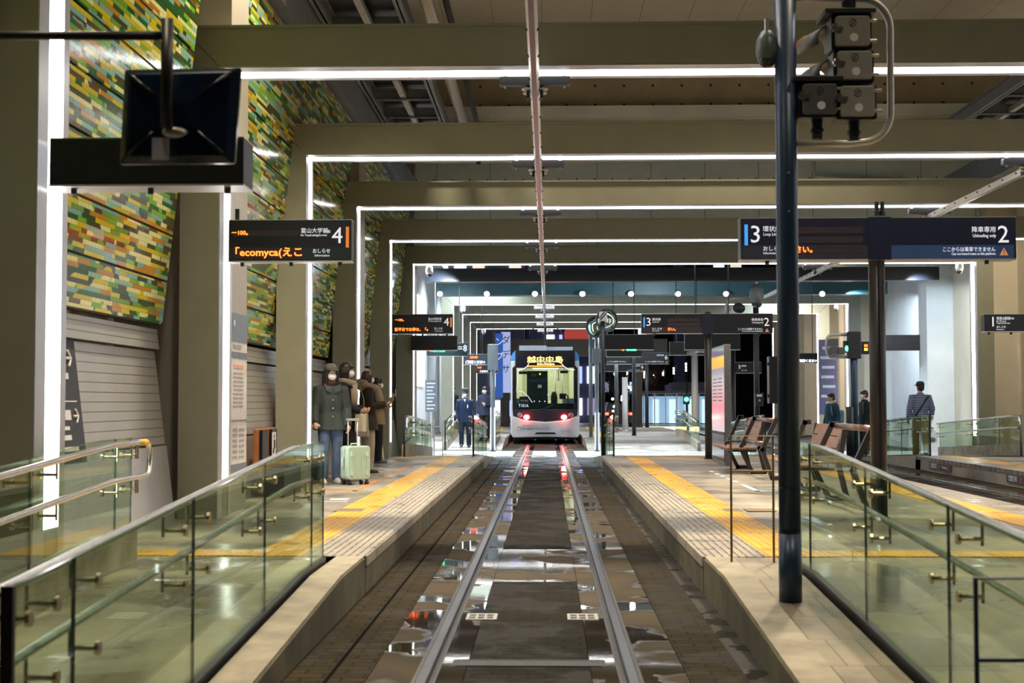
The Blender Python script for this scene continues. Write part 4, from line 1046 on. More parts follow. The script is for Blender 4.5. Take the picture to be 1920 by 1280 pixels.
# round convex mirrors and posts by the island end
def post2(name, label, px, py0, pyt, Y, r, mat, zb):
    z = P(px, pyt, Y).z
    return post(name, label, px, py0, Y, r, z, mat, zb)
post2('mirror_post', 'dark post with a black and white striped plate, standing by the island end', 1131, 830, 595, 35.9, 0.055, 'pole_far', ramp_far(35.9))
t = thing('striped_plate', 'small white plate with two black slashes at the mirror post top', 'plate', P(1131, 592, 35.8))
MB().box(-0.10, 0.10, 0, 0.02, -0.13, 0.11).build('plate', M['white'], t)
MB().prism([(-0.09, -0.10), (-0.05, -0.10), (0.09, 0.06), (0.09, 0.10)], -0.005, 0.0).prism([(-0.09, -0.03), (-0.09, -0.07), (0.05, 0.10), (0.01, 0.10)], -0.005, 0.0).build('slashes', M['black'], t)
mirror_m = pm('mirror_glass', (0.62, 0.80, 0.74), 0.03, 1.0, 0.02)
for px, py, Y, rr, lb, tw in ((1138, 600, 36.3, 0.30, 'round convex mirror on the post with the striped plate, the upper one', 0.35), (1117, 612, 37.0, 0.285, 'round convex mirror behind the striped plate, the lower one turned away', -0.5)):
    t = thing('round_mirror', lb, 'mirror', P(px, py, Y), tw)
    MB().chain([(rr * math.cos(a), 0, rr * math.sin(a)) for a in [2 * PI * i / 32 for i in range(33)]], 0.016, 8).build('rim', M['sig'], t, smooth=True)
    MB().ball((0, 0.10, 0), rr * 1.02, (1, 0.62, 1), 32, 16, cut=lambda q: q.y > -0.05).build('reflector', mirror_m, t, smooth=True)
    MB().ball((0, 0.0, 0), rr * 0.98, (1, 0.25, 1), 24, 12, cut=lambda q: q.y < 0.0).cyl((0, 0.0, -rr), (0, 0.05, -rr - 0.25), 0.02).build('back_shell', M['sig'], t, smooth=True)
    pp = Vector((P(1131, 610, 35.9).x, 35.9, P(1131, 620, Y).z)) - P(px, py, Y)
    pp = Matrix.Rotation(-tw, 3, 'Z') @ pp
    MB().cyl((0, 0.05, -0.1), pp, 0.018, n=8).build('mirror_bracket', M['sig'], t)
post2('grey_post', 'thin teal grey post left of the mirror post, standing on the paving', 1108, 822, 606, 47.5, 0.065, 'pole_grey', ramp_mid(47.5))
t = post2('lit_post', 'grey post with a long white light in its lower half, right of the tram', 1119.5, 844, 610, 42.0, 0.065, 'pole_grey', 0.0)
for s in (-1, 1):
    MB().box(s * 0.055 - 0.012, s * 0.055 + 0.012, -0.075, -0.035, 0.05, 1.15).build('light_bar', em('post_light', (0.85, 0.92, 1.0), 2.2), t)
MB().box(-0.12, 0.12, -0.09, 0.09, 2.62, 3.05).build('control_box', M['pole_grey'], t)
t = post2('lit_post', 'grey post with a big box on top and white light bars, left of the tram', 924, 845, 650, 42.0, 0.07, 'pole_grey', 0.0)
for s in (-1, 1):
    MB().box(s * 0.06 - 0.012, s * 0.06 + 0.012, -0.08, -0.035, 0.05, 1.3).build('light_bar', em('post_light', (0.85, 0.92, 1.0), 2.2), t)
MB().box(-0.15, 0.15, -0.13, 0.13, 2.42, 3.18).build('control_box', M['pole_grey'], t, bevel=0.01)
post2('grey_post', 'dark round post with sign 6 on the far island, nearest of its row', 1189, 810, 660, 50.0, 0.07, 'pole_far', PZ)
post2('grey_post', 'dark round post on the far island, second from the left', 1156, 798, 683, 61.0, 0.085, 'pole_grey', PZ)
post2('grey_post', 'dark slim post on the far island with a small box, right of sign 6', 1213, 798, 682, 66.0, 0.085, 'pole_far', PZ)
post2('grey_post', 'thick white and brown post with a lamp glow on the far island', 1172, 804, 707, 58.0, 0.115, 'white', PZ)
post2('sign_post', 'dark post carrying the dome camera above the far end of the benches', 1419, 790, 560, 37.9, 0.075, 'pole_brown', 0.0)
post2('sign_post', 'dark post behind the kiosk with the small lamp at its top', 1374, 800, 655, 41.5, 0.09, 'pole_brown', 0.004)
post2('white_pillar', 'broad pale pillar left of the kiosk, beyond the crossing', 1303, 770, 667, 72.0, 0.17, 'white', 0.0)
t = thing('key_box', 'dark call box on the post behind the benches', 'call box', P(1424, 749, 37.75))
MB().box(-0.11, 0.11, 0, 0.12, -0.18, 0.18).build('case', M['dark'], t, bevel=0.01); MB().ball((0, -0.01, -0.02), 0.03).build('knob', M['galv'], t, smooth=True); MB().box(-0.07, 0.07, -0.004, 0.0, 0.08, 0.14).build('label_plate', M['white'], t)
t = thing('wall_box', 'flat black cabinet edge-on, left against the tall dark pole', 'cabinet', P(1449, 712, 24.0))
MB().box(-0.06, 0.30, 0, 0.25, -0.40, 0.40).build('case', M['black'], t, bevel=0.01)
MB().box(-0.085, -0.06, 0.02, 0.06, -0.3, -0.24).box(-0.085, -0.06, 0.02, 0.06, 0.24, 0.3).build('hinges', M['black'], t)
# small signal with bent tube behind the smaller 3/2 sign, dome camera beside it
def bent(px0, px1, pyt, pyb, Y, right=True):
    r = (pyb - pyt) * 0.3
    pts = [P(px1, pyt, Y)]
    pts += [P(px0 + r - r * math.sin(R(90 * i / 5)), pyt + r - r * math.cos(R(90 * i / 5)), Y) for i in range(6)]
    pts += [P(px0 + r - r * math.cos(R(90 * i / 5)), pyb - r + r * math.sin(R(90 * i / 5)), Y) for i in range(6)]
    return pts + [P(px1, pyb, Y)]
t = thing('tram_signal', 'small signal lamp on a bent tube above the smaller 3 and 2 sign', 'signal', P(1380, 575, 37.9))
MB().chain([P(1362, 592, 37.9), P(1362, 572, 37.9), P(1365, 564, 37.9), P(1372, 560, 37.9), P(1412, 559, 37.9)], 0.04, 10).build('bent_tube', M['galv'], t, smooth=True, world=True)
MB().cyl(P(1388, 578, 37.7), P(1388, 578, 38.1), 0.13).build('lamp_body', M['sig_dark'], t, world=True)
MB().cyl(P(1384, 577, 37.5), P(1384, 577, 37.8), 0.14, 0.12).build('lamp_hood', M['dark'], t, world=True, smooth=True)
MB().box(-0.26, -0.13, 0.0, 0.15, -0.10, 0.06).build('terminal_box', M['galv'], t)
dome_camera('dome_camera', 'grey dome camera on the post above the benches, below the catenary', P(1419, 567, 37.6), 2.6, 0.55)
for px, py, Y, lb, s in ((805, 514, 35.3, 'white dome camera under the sixth portal near its left corner', 1.3), (868, 584, 50.2, 'white dome camera under the first far portal at left', 1.3), (1568, 580, 50.2, 'white dome camera under the far portal at right', 1.05), (1799, 508, 35.3, 'white dome camera under the sixth portal near its right corner', 1.3), (907, 625, 66.6, 'small white dome camera under the last portal at left', 1.3)):
    p = P(px, py, Y)
    dome_camera('dome_camera', lb, p, s, max(0.18 * s + 0.01, 4.918 - p.z))
# green signal at right on its own post
t = thing('tram_signal', 'green tram signal on a dark post right of the farther people, with a bent tube', 'signal', (P(1603, 840, 36.6).x, 36.6, 0.0))
o = Vector(t.location)
zt = P(1603, 623, 36.6).z
MB().cyl((0, 0, 0), (0, 0, zt - 0.05), 0.09, n=20).build('post', M['pole'], t, smooth=True)
MB().box(-0.17, 0.17, -0.12, 0.12, zt - 0.68, zt + 0.02).build('signal_case', M['dark'], t, bevel=0.02)
MB().chain(bent(1550, 1592, 627, 669, 36.6), 0.042, 10).build('bent_tube', M['galv'], t, smooth=True, world=True)
MB().box(-0.27, -0.17, -0.05, 0.05, zt - 0.52, zt - 0.22).build('lamp_case', M['dark'], t)
MB().ball((-0.20, -0.09, zt - 0.42), 0.05, (0.8, 0.6, 1.5)).build('green_lamp', em('signal_green', (0.05, 1.0, 0.5), 9.0), t, smooth=True)
for px, py, s in ((1563, 642, 0.17), (1563, 657, 0.17), (1576, 658, 0.15)):
    q = P(px, py, 36.5) - o
    MB().rbox(q.x - s * 0.6, q.x + s * 0.6, q.y - 0.1, q.y + 0.1, q.z - 0.095, q.z + 0.095, 0.02, 'y').build('signal_box', M['sig'], t)
t = post2('bollard_post', 'short dark post just left of the green signal post', 1594, 850, 762, 35.2, 0.09, 'pole_far', ramp_far(35.2))

# ------------------------------------------------------------------ overhead conductor bars and ceiling steelwork
copper = pm('conductor_bar', (0.34, 0.27, 0.24), 0.28, 0.9, 0.12, 20)
def conductor(cx, y0, y1, label, z=4.66):
    t = thing('conductor_bar', label, 'conductor bar', (cx, y0, z))
    MB().box(cx - 0.022, cx + 0.022, y0, y1, z, z + 0.012).build('contact_bar', copper, t, world=True)
    m = MB()
    m.prism([(cx - 0.05, z + 0.09), (cx - 0.026, z + 0.012), (cx - 0.022, z + 0.012), (cx - 0.022, z + 0.03), (cx - 0.042, z + 0.09)], y0, y1).prism([(cx + 0.05, z + 0.09), (cx + 0.026, z + 0.012), (cx + 0.022, z + 0.012), (cx + 0.022, z + 0.03), (cx + 0.042, z + 0.09)], y0, y1).box(cx - 0.05, cx + 0.05, y0, y1, z + 0.09, z + 0.10)
    m.cur = 1
    n = int(min(60, (y1 - y0) / 0.6))
    for i in range(n):
        y = y0 + (y1 - y0) * (i + 0.5) / n
        m.box(cx - 0.058, cx + 0.058, y - 0.012, y + 0.012, z + 0.055, z + 0.075)
    m.build('aluminium_profile', [M['galv'], M['dark']], t, world=True)
    return t
conductor(-0.02, 7.0, 64.0, 'long overhead conductor bar over the near track, running to the tram')
def hanger(cx, y, label, far=False):
    t = thing('conductor_hanger', label, 'hanger', (cx, y, 4.93), group='hangers holding the conductor bars')
    yc = y + 0.30
    MB().rbox(-0.37, 0.37, 0.24, 0.36, -0.155, -0.065, 0.02, 'y').build('cross_bar', pm('hanger_grey', (0.045, 0.05, 0.058), 0.5) if not far else M['white'], t)
    for s in (-1, 1):
        MB().cyl((s * 0.31, 0.30, -0.18), (s * 0.31, 0.30, 0.0), 0.012, n=8).cyl((s * 0.31, 0.30, -0.07), (s * 0.31, 0.30, -0.02), 0.024, n=8).build('hanger_bolt', M['galv'], t)
        MB().ball((s * 0.085, 0.30, -0.19), 0.055, (1, 1, 0.45), 14, 8).ball((s * 0.085, 0.30, -0.235), 0.04, (1, 1, 0.45), 14, 8).build('insulator', pm('porcelain', (0.55, 0.52, 0.46), 0.25), t, smooth=True)
        MB().box(s * 0.07 - 0.015, s * 0.07 + 0.015, 0.26, 0.40, -0.29, -0.15).build('side_clamp', M['dark'], t)
for i, y in enumerate(PY):
    hanger(-0.02, y, 'grey conductor hanger under the %s portal beam, over the near track' % ORD[i])
for i, y in enumerate(PF):
    hanger(-0.02, y, 'pale conductor hanger under the %s far portal beam, over the tram track' % ('nearest', 'second', 'third', 'farthest')[i], True)
conductor(6.85, 17.5, 46.0, 'overhead conductor bar slanting across the upper right, over the far track')
for i in (2, 3, 4, 5):
    hanger(6.85, PY[i], 'grey conductor hanger under the %s portal beam, over the far track' % ORD[i])
hanger(6.85, PY[1], 'grey conductor hanger under the second portal beam, at the right edge')
# ladder-like steel catwalks hung from the viaduct
def catwalk(x0, x1, y0, y1, z, label):
    t = thing('steel_catwalk', label, 'catwalk', (x0, y0, z))
    for x in (x0, x1):
        MB().box(x - 0.06, x + 0.06, y0, y1, z, z + 0.02).box(x - 0.012, x + 0.012, y0, y1, z, z + 0.26).box(x - 0.06, x + 0.06, y0, y1, z + 0.24, z + 0.26).build('side_girder', M['steel_dark'], t, world=True)
    y = y0 + 0.4
    while y < y1:
        MB().box(x0, x1, y - 0.05, y + 0.05, z + 0.02, z + 0.04).box(x0, x1, y - 0.01, y + 0.01, z + 0.02, z + 0.22).build('cross_member', M['steel_dark'], t, world=True)
        y += 1.62
    MB().box((x0 + x1) / 2 - 0.05, (x0 + x1) / 2 + 0.05, y0, y1, z + 0.05, z + 0.15).build('centre_stringer', M['galv'], t, world=True)
    MB().box(x0, x1, y0, y1, z + 0.27, z + 0.28).build('deck_plate', M['dark'], t, world=True)
    return t
catwalk(-3.08, -1.95, 18.6, 29.8, 6.95, 'dark steel ladder catwalk hanging under the ceiling at upper left')
catwalk(8.3, 9.7, 18.6, 29.8, 6.95, 'dark steel ladder catwalk hanging under the ceiling at upper right')
tag(MB().cyl((-1.62, 16, 7.2), (-1.62, 30, 7.2), 0.10, n=16).build('ceiling_pipe', M['galv'], smooth=True), 'thick grey pipe running beside the upper left catwalk', 'pipe')
tag(MB().chain([(-1.35, 16, 7.25), (-1.35, 29.5, 7.25), (-1.35, 29.7, 7.1), (-1.35, 29.7, 6.5)], 0.05, 10).build('ceiling_pipe', M['dark'], smooth=True), 'thin black pipe beside the thick grey ceiling pipe', 'pipe')
tag(MB().chain([P(1525, 300, 36.0), P(1527, 332, 36.0), P(1600, 336, 36.0), P(1700, 337, 36.0)], 0.06, 10).build('wall_pipe', M['ceil_pale'], smooth=True), 'pale pipe bending along the concrete back wall', 'pipe')
b = MB()
b.box(9.9, 10.1, 14, 36, 6.4, 7.0)
struct('wall_right_girder', b, M['steel_dark'])

# ------------------------------------------------------------------ benches with leaning rails
def bench(label, xt, ya, yb, yc):
    t = thing('platform_bench', label, 'bench', (xt, yb, PZ), group='benches on the island platform')
    def frame(y, full=True):
        w2 = 0.03
        def bar(pts, wd=0.062):
            m = MB()
            for (x0, z0), (x1, z1) in zip(pts, pts[1:]):
                d = Vector((x1 - x0, 0, z1 - z0)); L_ = d.length; d.normalize(); nn = Vector((-d.z, 0, d.x)) * (wd / 2)
                a = Vector((x0, 0, z0)) - d * wd * 0.4; b2 = Vector((x1, 0, z1)) + d * wd * 0.4
                m.prism([((a + nn).x, (a + nn).z), ((b2 + nn).x, (b2 + nn).z), ((b2 - nn).x, (b2 - nn).z), ((a - nn).x, (a - nn).z)], y - w2, y + w2)
            return m
        if full:
            bar([(0.0, 0.92), (-0.06, 0.915), (-0.29, 0.42), (-0.10, 0.03), (0.11, 0.03), (0.02, 0.42), (0.10, 0.88)]).build('side_frame', M['bench'], t)
        else:
            bar([(0.0, 0.92), (-0.22, 0.46), (-0.07, 0.03), (0.11, 0.03)]).build('side_frame', M['bench'], t)
    frame(ya - yb); frame(0.0); frame(yc - yb, False)
    for k in range(3):
        z0, z1 = 0.48 + k * 0.145, 0.615 + k * 0.145
        xa = lambda z: -0.05 + 0.15 * (z - 0.46) / 0.46
        MB().add([(xa(z0), 0.03, z0), (xa(z0), ya - yb - 0.03, z0), (xa(z1), ya - yb - 0.03, z1), (xa(z1), 0.03, z1), (xa(z0) + 0.025, 0.03, z0), (xa(z0) + 0.025, ya - yb - 0.03, z0), (xa(z1) + 0.025, ya - yb - 0.03, z1), (xa(z1) + 0.025, 0.03, z1)],
                 [(0, 1, 2, 3), (7, 6, 5, 4), (0, 4, 5, 1), (1, 5, 6, 2), (2, 6, 7, 3), (3, 7, 4, 0)]).build('back_slat', M['wood'], t, bevel=0.004)
    for k in range(3):
        x0 = -0.52 + k * 0.165
        MB().box(x0, x0 + 0.155, -0.12, ya - yb + 0.12, 0.40 + 0.0, 0.435).build('seat_slat', M['wood'], t, bevel=0.008)
    MB().box(-0.42, -0.02, 0.03, ya - yb - 0.03, 0.36, 0.40).build('seat_support', M['bench'], t)
    ym = (ya - yb) * 0.5
    for dy in (0.0,):
        MB().chain([(-0.42, ym, 0.43), (-0.42, ym, 0.49), (-0.38, ym, 0.515), (-0.14, ym, 0.515), (-0.10, ym, 0.49), (-0.10, ym, 0.43)], 0.016, 8).build('armrest', M['bench'], t, smooth=True)
    for (x, z) in ((-0.01, 0.90), (-0.19, 0.545)):
        MB().cyl((x, 0, z), (x, yc - yb, z), 0.037, n=18).build('leaning_rail', pm('bronze_rail', (0.22, 0.15, 0.13), 0.25, 0.7, 0.1), t, smooth=True)
    return t
bench('brown slatted bench with round leaning rails, the farther one beside the kiosk', 3.58, 25.3, 23.5, 21.6)
bench('brown slatted bench with round leaning rails, the nearer one right of the tall dark pole', 3.58, 18.9, 17.1, 15.2)

# ------------------------------------------------------------------ info kiosk on the island
t = thing('info_kiosk', 'tall lit information kiosk with orange panel and painted pink reflection beside the farther bench', 'kiosk', (3.42, 26.6, PZ))
kp = bpy.data.materials.new('kiosk_poster_with_reflection')
n, l, b = nodes(kp)
tc = n.new('ShaderNodeTexCoord'); sp = n.new('ShaderNodeSeparateXYZ'); l.new(tc.outputs['Object'], sp.inputs[0])
cr = n.new('ShaderNodeValToRGB')
stops = [(0.0, (0.62, 0.55, 0.62)), (0.30, (0.95, 0.34, 0.40)), (0.45, (0.80, 0.45, 0.52)), (0.62, (0.55, 0.48, 0.60)), (0.74, (0.25, 0.20, 0.30)), (0.765, (0.85, 0.45, 0.02)), (0.88, (0.95, 0.60, 0.05)), (0.90, (0.20, 0.16, 0.26)), (1.0, (0.32, 0.25, 0.38))]  # pink stops paint the red tail light reflection on the glass
cr.color_ramp.elements[0].position = 0; cr.color_ramp.elements[0].color = stops[0][1] + (1,)
cr.color_ramp.elements[1].position = 1; cr.color_ramp.elements[1].color = stops[-1][1] + (1,)
for p_, c_ in stops[1:-1]:
    e = cr.color_ramp.elements.new(p_); e.color = c_ + (1,)
l.new(math_node(n, l, 'DIVIDE', math_node(n, l, 'SUBTRACT', sp.outputs['Z'], 0.62), 1.62), cr.inputs[0])
l.new(cr.outputs[0], b.inputs['Base Color']); l.new(cr.outputs[0], b.inputs['Emission Color']); b.inputs['Emission Strength'].default_value = 0.6; b.inputs['Roughness'].default_value = 0.12
MB().box(0, 0.12, 0, 2.0, 0, 2.27).build('housing', pm('kiosk_steel', (0.20, 0.21, 0.22), 0.35, 0.4), t, bevel=0.008)
MB().box(-0.008, 0.0, 0.03, 1.97, 0.62, 2.24).build('lit_poster', kp, t)
MB().box(-0.010, 0.0, 0.03, 1.97, 0.12, 0.56).build('lower_panel', pm('kiosk_lower', (0.16, 0.13, 0.15), 0.15, 0.3), t)
MB().box(-0.012, -0.002, 0.0, 2.0, 0.565, 0.615).box(-0.012, -0.002, 0.0, 2.0, 0.06, 0.10).build('dark_strip', M['black'], t)
b = MB()
for i in range(7):
    b.box(-0.011, -0.008, 0.3, 0.9 + 0.1 * (i % 3), 1.62 - i * 0.07, 1.645 - i * 0.07).box(-0.011, -0.008, 1.2, 1.75, 1.62 - i * 0.07, 1.645 - i * 0.07)
b.build('printed_lines', pm('kiosk_print', (0.35, 0.33, 0.40), 0.5), t)

# ------------------------------------------------------------------ boards and furniture by the left wall
ink = pm('board_print_white', (0.62, 0.64, 0.66), 0.5)
slate = pm('board_slate', (0.026, 0.032, 0.045), 0.65)
t = thing('direction_board', 'dark slate direction board with white arrows on the ribbed panel', 'sign board', (-3.66, 10.3, 1.0))
# board lies in the plane of the ribbed sheet: u along y, v up
def bd(u0, u1, v0, v1, lift, mat, name):
    pxf = lambda z: -3.62 + 0.24 * (0.28 - (z)) / 1.92 + 0.015 + lift
    ys_ = (9.97 + u0, 9.97 + u1); zs_ = (v0, v1)
    o = Vector(t.location)
    vs = [Vector((pxf(z), y, z)) - o for z in zs_ for y in ys_]
    vs += [v - Vector((0.008, 0, 0)) for v in vs[:4]]
    return MB().add(vs, [(0, 1, 3, 2), (4, 6, 7, 5), (0, 4, 5, 1), (1, 5, 7, 3), (3, 7, 6, 2), (2, 6, 4, 0)]).build(name, mat, t)
bd(0.3, 1.62, 0.98, 2.0, 0.0, slate, 'board')
bd(0.62, 1.52, 1.475, 1.485, 0.004, ink, 'divider')
def arrow(u, v, s):
    for k in (0, 1):
        pass
    pxf = lambda z: -3.62 + 0.24 * (0.28 - z) / 1.92 + 0.022
    o = Vector(t.location)
    pts = [Vector((pxf(v + dv), 9.97 + u + du, v + dv)) - o for du, dv in ((-s, 0.0), (0.0, 0.0), (-s * 0.45, s * 0.5), (0.0, 0.0), (-s * 0.45, -s * 0.5))]
    MB().chain(pts[:2], s * 0.09, 6).chain(pts[1:3], s * 0.09, 6).chain([pts[1], pts[4]], s * 0.09, 6).build('arrow', ink, t)
arrow(1.47, 1.83, 0.13); arrow(1.50, 1.36, 0.11)
for (u0, u1, v0, v1) in ((0.80, 0.92, 1.76, 1.90), (1.06, 1.22, 1.76, 1.90), (0.70, 1.0, 1.66, 1.71), (1.1, 1.38, 1.66, 1.71), (0.72, 1.0, 1.60, 1.635), (0.75, 1.2, 1.54, 1.56), (0.70, 0.84, 1.33, 1.41), (1.2, 1.34, 1.33, 1.41), (0.7, 0.82, 1.22, 1.29), (0.92, 1.28, 1.25, 1.28), (1.02, 1.3, 1.17, 1.21), (1.02, 1.44, 1.08, 1.115), (1.1, 1.46, 1.045, 1.06)):
    bd(u0, u1, v0, v1, 0.004, ink, 'printed_line')
# poster board on the second pilaster
t = thing('timetable_board', 'tall pale timetable board on the pilaster right of the second lit column', 'board', (-3.296, 15.05, 0.3))
def pb(u0, u1, v0, v1, lift, mat, name):
    return MB().box(0.0 + lift, 0.008 + lift, u0, u1, v0 - 0.3, v1 - 0.3).build(name, mat, t)
paper = pm('timetable_paper', (0.58, 0.56, 0.56), 0.5)
pb(0.02, 0.80, 0.80, 2.44, 0.0, paper, 'board')
pb(0.02, 0.80, 2.13, 2.44, 0.004, pm('board_blue_grey', (0.14, 0.17, 0.22), 0.4), 'header')
pb(0.02, 0.80, 1.95, 2.02, 0.004, pm('board_blue_grey', (0.14, 0.17, 0.22), 0.4), 'header_strip')
pb(0.02, 0.80, 0.72, 0.80, 0.004, pm('board_blue_grey', (0.14, 0.17, 0.22), 0.4), 'footer_strip')
pb(0.02, 0.80, 1.268, 1.275, 0.004, M['dark'], 'divider')
pb(0.12, 0.60, 1.84, 1.88, 0.004, pm('board_orange', (0.65, 0.35, 0.22), 0.5), 'table_heading')
gr = pm('board_print_grey', (0.30, 0.29, 0.33), 0.5)
for i in range(9):
    pb(0.12, 0.60, 1.42 + i * 0.045, 1.435 + i * 0.045, 0.004, gr, 'table_row')
for i in range(6):
    pb(0.10, 0.32, 0.86 + i * 0.06, 0.89 + i * 0.06, 0.004, gr, 'table_row'); pb(0.42, 0.66, 0.86 + i * 0.06, 0.88 + i * 0.06, 0.004, gr, 'table_row')
pb(0.10, 0.16, 2.30, 2.36, 0.008, ink, 'header_print'); pb(0.10, 0.5, 2.05, 2.10, 0.004, gr, 'header_print')
# row of seats by the second bay
t = thing('waiting_bench', 'pair of brown backed seats on a black frame behind the poster board', 'bench', P(497, 905, 17.6))
t.location.z = PZ; t.location.x += 0.14; o = Vector(t.location)
seatb = pm('seat_brown', (0.30, 0.11, 0.035), 0.4)
for i, dy in enumerate((0.0, 0.62)):
    MB().box(-0.30, -0.24, dy, dy + 0.56, 0.36, 0.86).build('backrest', seatb, t, bevel=0.02)
    MB().box(-0.23, 0.16, dy, dy + 0.56, 0.38, 0.43).build('seat', M['black'], t, bevel=0.015)
    MB().box(-0.235, -0.20, dy + 0.12, dy + 0.46, 0.46, 0.84).build('cushion', M['black'], t, bevel=0.01)
MB().box(-0.15, 0.1, 0.0, 1.2, 0.0, 0.36).build('base', M['black'], t)
MB().box(-0.198, -0.196, 0.72, 0.98, 0.50, 0.80).build('white_pictogram_plate', M['white'], t)
MB().ball((-0.194, 0.85, 0.745), 0.03, (0.1, 1, 1)).chain([(-0.194, 0.84, 0.70), (-0.194, 0.86, 0.60), (-0.194, 0.80, 0.58), (-0.194, 0.78, 0.53)], 0.014, 6).build('pictogram', M['black'], t)
t2 = thing('waiting_bench', 'orange seat corner peeping out behind the third lit column', 'bench', P(604, 850, 21.6))
t2.location.z = PZ
MB().box(-0.05, 0.02, 0, 0.5, 0.36, 0.86).build('backrest', seatb, t2, bevel=0.02)
MB().box(-0.2, 0.02, 0, 0.5, 0.0, 0.42).build('base', M['black'], t2)
# wall notices far left and at right
t = thing('notice_board', 'grey route notice board on the far left wall beyond the fifth column', 'board', P(808, 742, 43.0))
MB().box(-0.03, 0.03, 0.03, 0.07, -1.47 - (742 - 753.5) / FPX * -43.0 + 0.06 - 0.3, 0.4).build('leg', M['galv'], t)
MB().box(-0.17, 0.17, 0, 0.03, -0.48, 0.48).build('board', pm('notice_grey', (0.14, 0.15, 0.17), 0.5), t)
for i in range(8):
    MB().box(-0.13, 0.13 - 0.04 * (i % 3), -0.006, 0.0, 0.36 - i * 0.11, 0.40 - i * 0.11).build('printed_line', ink, t)
tag(MB().box(-4.19, -4.15, 46.0, 48.5, 2.0, 5.0).build('lit_wall_panel', em('warm_panel', (1.0, 0.85, 0.72), 1.6)), 'tall glowing warm panel on the far left wall', 'light panel')
t = thing('notice_board', 'purple grey notice board on the far right wall, behind the blue backpack', 'board', P(1553, 700, 50.2))
MB().box(-0.32, 0.32, 0, 0.03, -1.45, 1.2).build('board', pm('notice_purple', (0.15, 0.12, 0.22), 0.5), t)
for i, (a, b_) in enumerate(((-0.2, 0.1), (-0.28, 0.28), (-0.22, 0.22), (-0.25, 0.2), (-0.2, 0.24), (-0.26, 0.1))):
    MB().box(a, b_, -0.006, 0.0, 0.85 - i * 0.34, 0.95 - i * 0.34).build('printed_line', ink, t)
# no-smoking stickers on the edge of the right platform
for y, lb in ((30.0, 'dark no smoking sticker on the right platform face, farther'), (25.0, 'dark no smoking sticker on the right platform face, nearer')):
    t = thing('edge_sticker', lb, 'sticker', (8.126, y, 0.12))
    MB().box(0, 0.006, -1.55, 0, -0.06, 0.075).build('sheet', pm('sticker_navy', (0.05, 0.045, 0.075), 0.4), t)
    text('禁煙区域', 0.11, (-0.002, -0.12, 0.008), ink, t, 'LEFT', rot=(PI / 2, 0, -PI / 2), extrude=0.001)
    text('No Smoking', 0.075, (-0.002, -0.95, 0.008), ink, t, 'LEFT', rot=(PI / 2, 0, -PI / 2), extrude=0.001)
    MB().chain([(-0.002, -0.78 + 0.04 * math.cos(a), 0.008 + 0.04 * math.sin(a)) for a in [2 * PI * i / 14 for i in range(15)]], 0.006, 6).build('red_ring', pm('sticker_red', (0.6, 0.05, 0.08), 0.5), t)

# ------------------------------------------------------------------ tram
TY = 49.6
tr = thing('tram', 'white low-floor tram with amber destination display and red tail lights', 'tram', (0.0, TY, 0.0))
K = 53.35
def tx(u): return ((940 + u / 5.335) - 1022.0) / K
def tz(v): return 1.471 - ((600 + v / 5.335) - 753.5) / K
white_body = pm('tram_white', (0.72, 0.73, 0.76), 0.22, 0, 0.03, 3)
tblack = pm('tram_black_gloss', (0.012, 0.012, 0.016), 0.12, 0, 0.1)
outer = [(-1.2, 0.30), (-1.22, 0.9), (-1.20, 2.6), (-1.08, 3.16), (-0.85, 3.30), (0.85, 3.30), (1.08, 3.16), (1.20, 2.6), (1.22, 0.9), (1.2, 0.30)]
m = MB()
n0 = len(outer)
sc = 0.955
inner = [(x * sc, 1.7 + (z - 1.7) * sc) for x, z in outer]
vs = [(x, 0.30, z) for x, z in outer] + [(x, 18.2, z) for x, z in outer] + [(x, 0.30, z) for x, z in inner] + [(x, 18.0, z) for x, z in inner]
fs = []
for i in range(n0):
    j = (i + 1) % n0
    fs += [(i, j, n0 + j, n0 + i), (2 * n0 + i, 3 * n0 + i, 3 * n0 + j, 2 * n0 + j), (i, 2 * n0 + i, 2 * n0 + j, j)]
fs += [tuple(range(2 * n0 - 1, n0 - 1, -1)), tuple(3 * n0 + i for i in range(n0))]
m.add(vs, fs).build('body_shell', white_body, tr)
for s in (-1, 1):
    MB().box(s * 1.21 - 0.02, s * 1.21 + 0.02, 0.9, 17.5, 1.25, 2.55).build('side_window_band', tblack, tr)
# front mask pieces (front faces -y)
def fp(pts, y0, y1, mat, name, bev=0.012):
    return MB().prism([(tx(u), tz(v)) for u, v in pts], y0, y1, 'y').build(name, mat, tr, bevel=bev)
fp([(115, 1175), (98, 1140), (98, 975), (140, 965), (230, 1000), (440, 1022), (650, 1000), (735, 965), (780, 975), (780, 1140), (765, 1175), (440, 1168)], -0.06, 0.30, white_body, 'front_bumper', 0.03)
for s in (0, 1):
    f = (lambda u: u) if s == 0 else (lambda u: 876 - u)
    fp([(f(95), 975), (f(95), 470), (f(98), 405), (f(140), 405), (f(140), 480), (f(132), 965)], 0.02, 0.32, white_body, 'corner_pillar', 0.02)
    fp([(f(95), 405), (f(100), 360), (f(120), 325), (f(142), 306), (f(142), 405)], 0.02, 0.32, pm('tram_blue', (0.05, 0.30, 0.75), 0.25), 'blue_corner', 0.01)
    fp([(f(112), 480), (f(140), 455), (f(152), 480), (f(152), 890), (f(118), 960), (f(112), 900)], 0.0, 0.28, tblack, 'side_mask')
fp([(140, 305), (738, 305), (738, 478), (140, 478)], -0.01, 0.26, tblack, 'top_mask', 0.02)
fp([(118, 895), (758, 895), (752, 960), (640, 1000), (440, 1018), (236, 1000), (122, 960)], -0.05, 0.26, pm('tram_lower_black', (0.035, 0.022, 0.035), 0.2), 'lower_mask', 0.012)
fp([(150, 478), (738, 478), (738, 896), (150, 896)], 0.02, 0.032, glass('tram_glass', (0.75, 0.82, 0.78)), 'windscreen', 0)
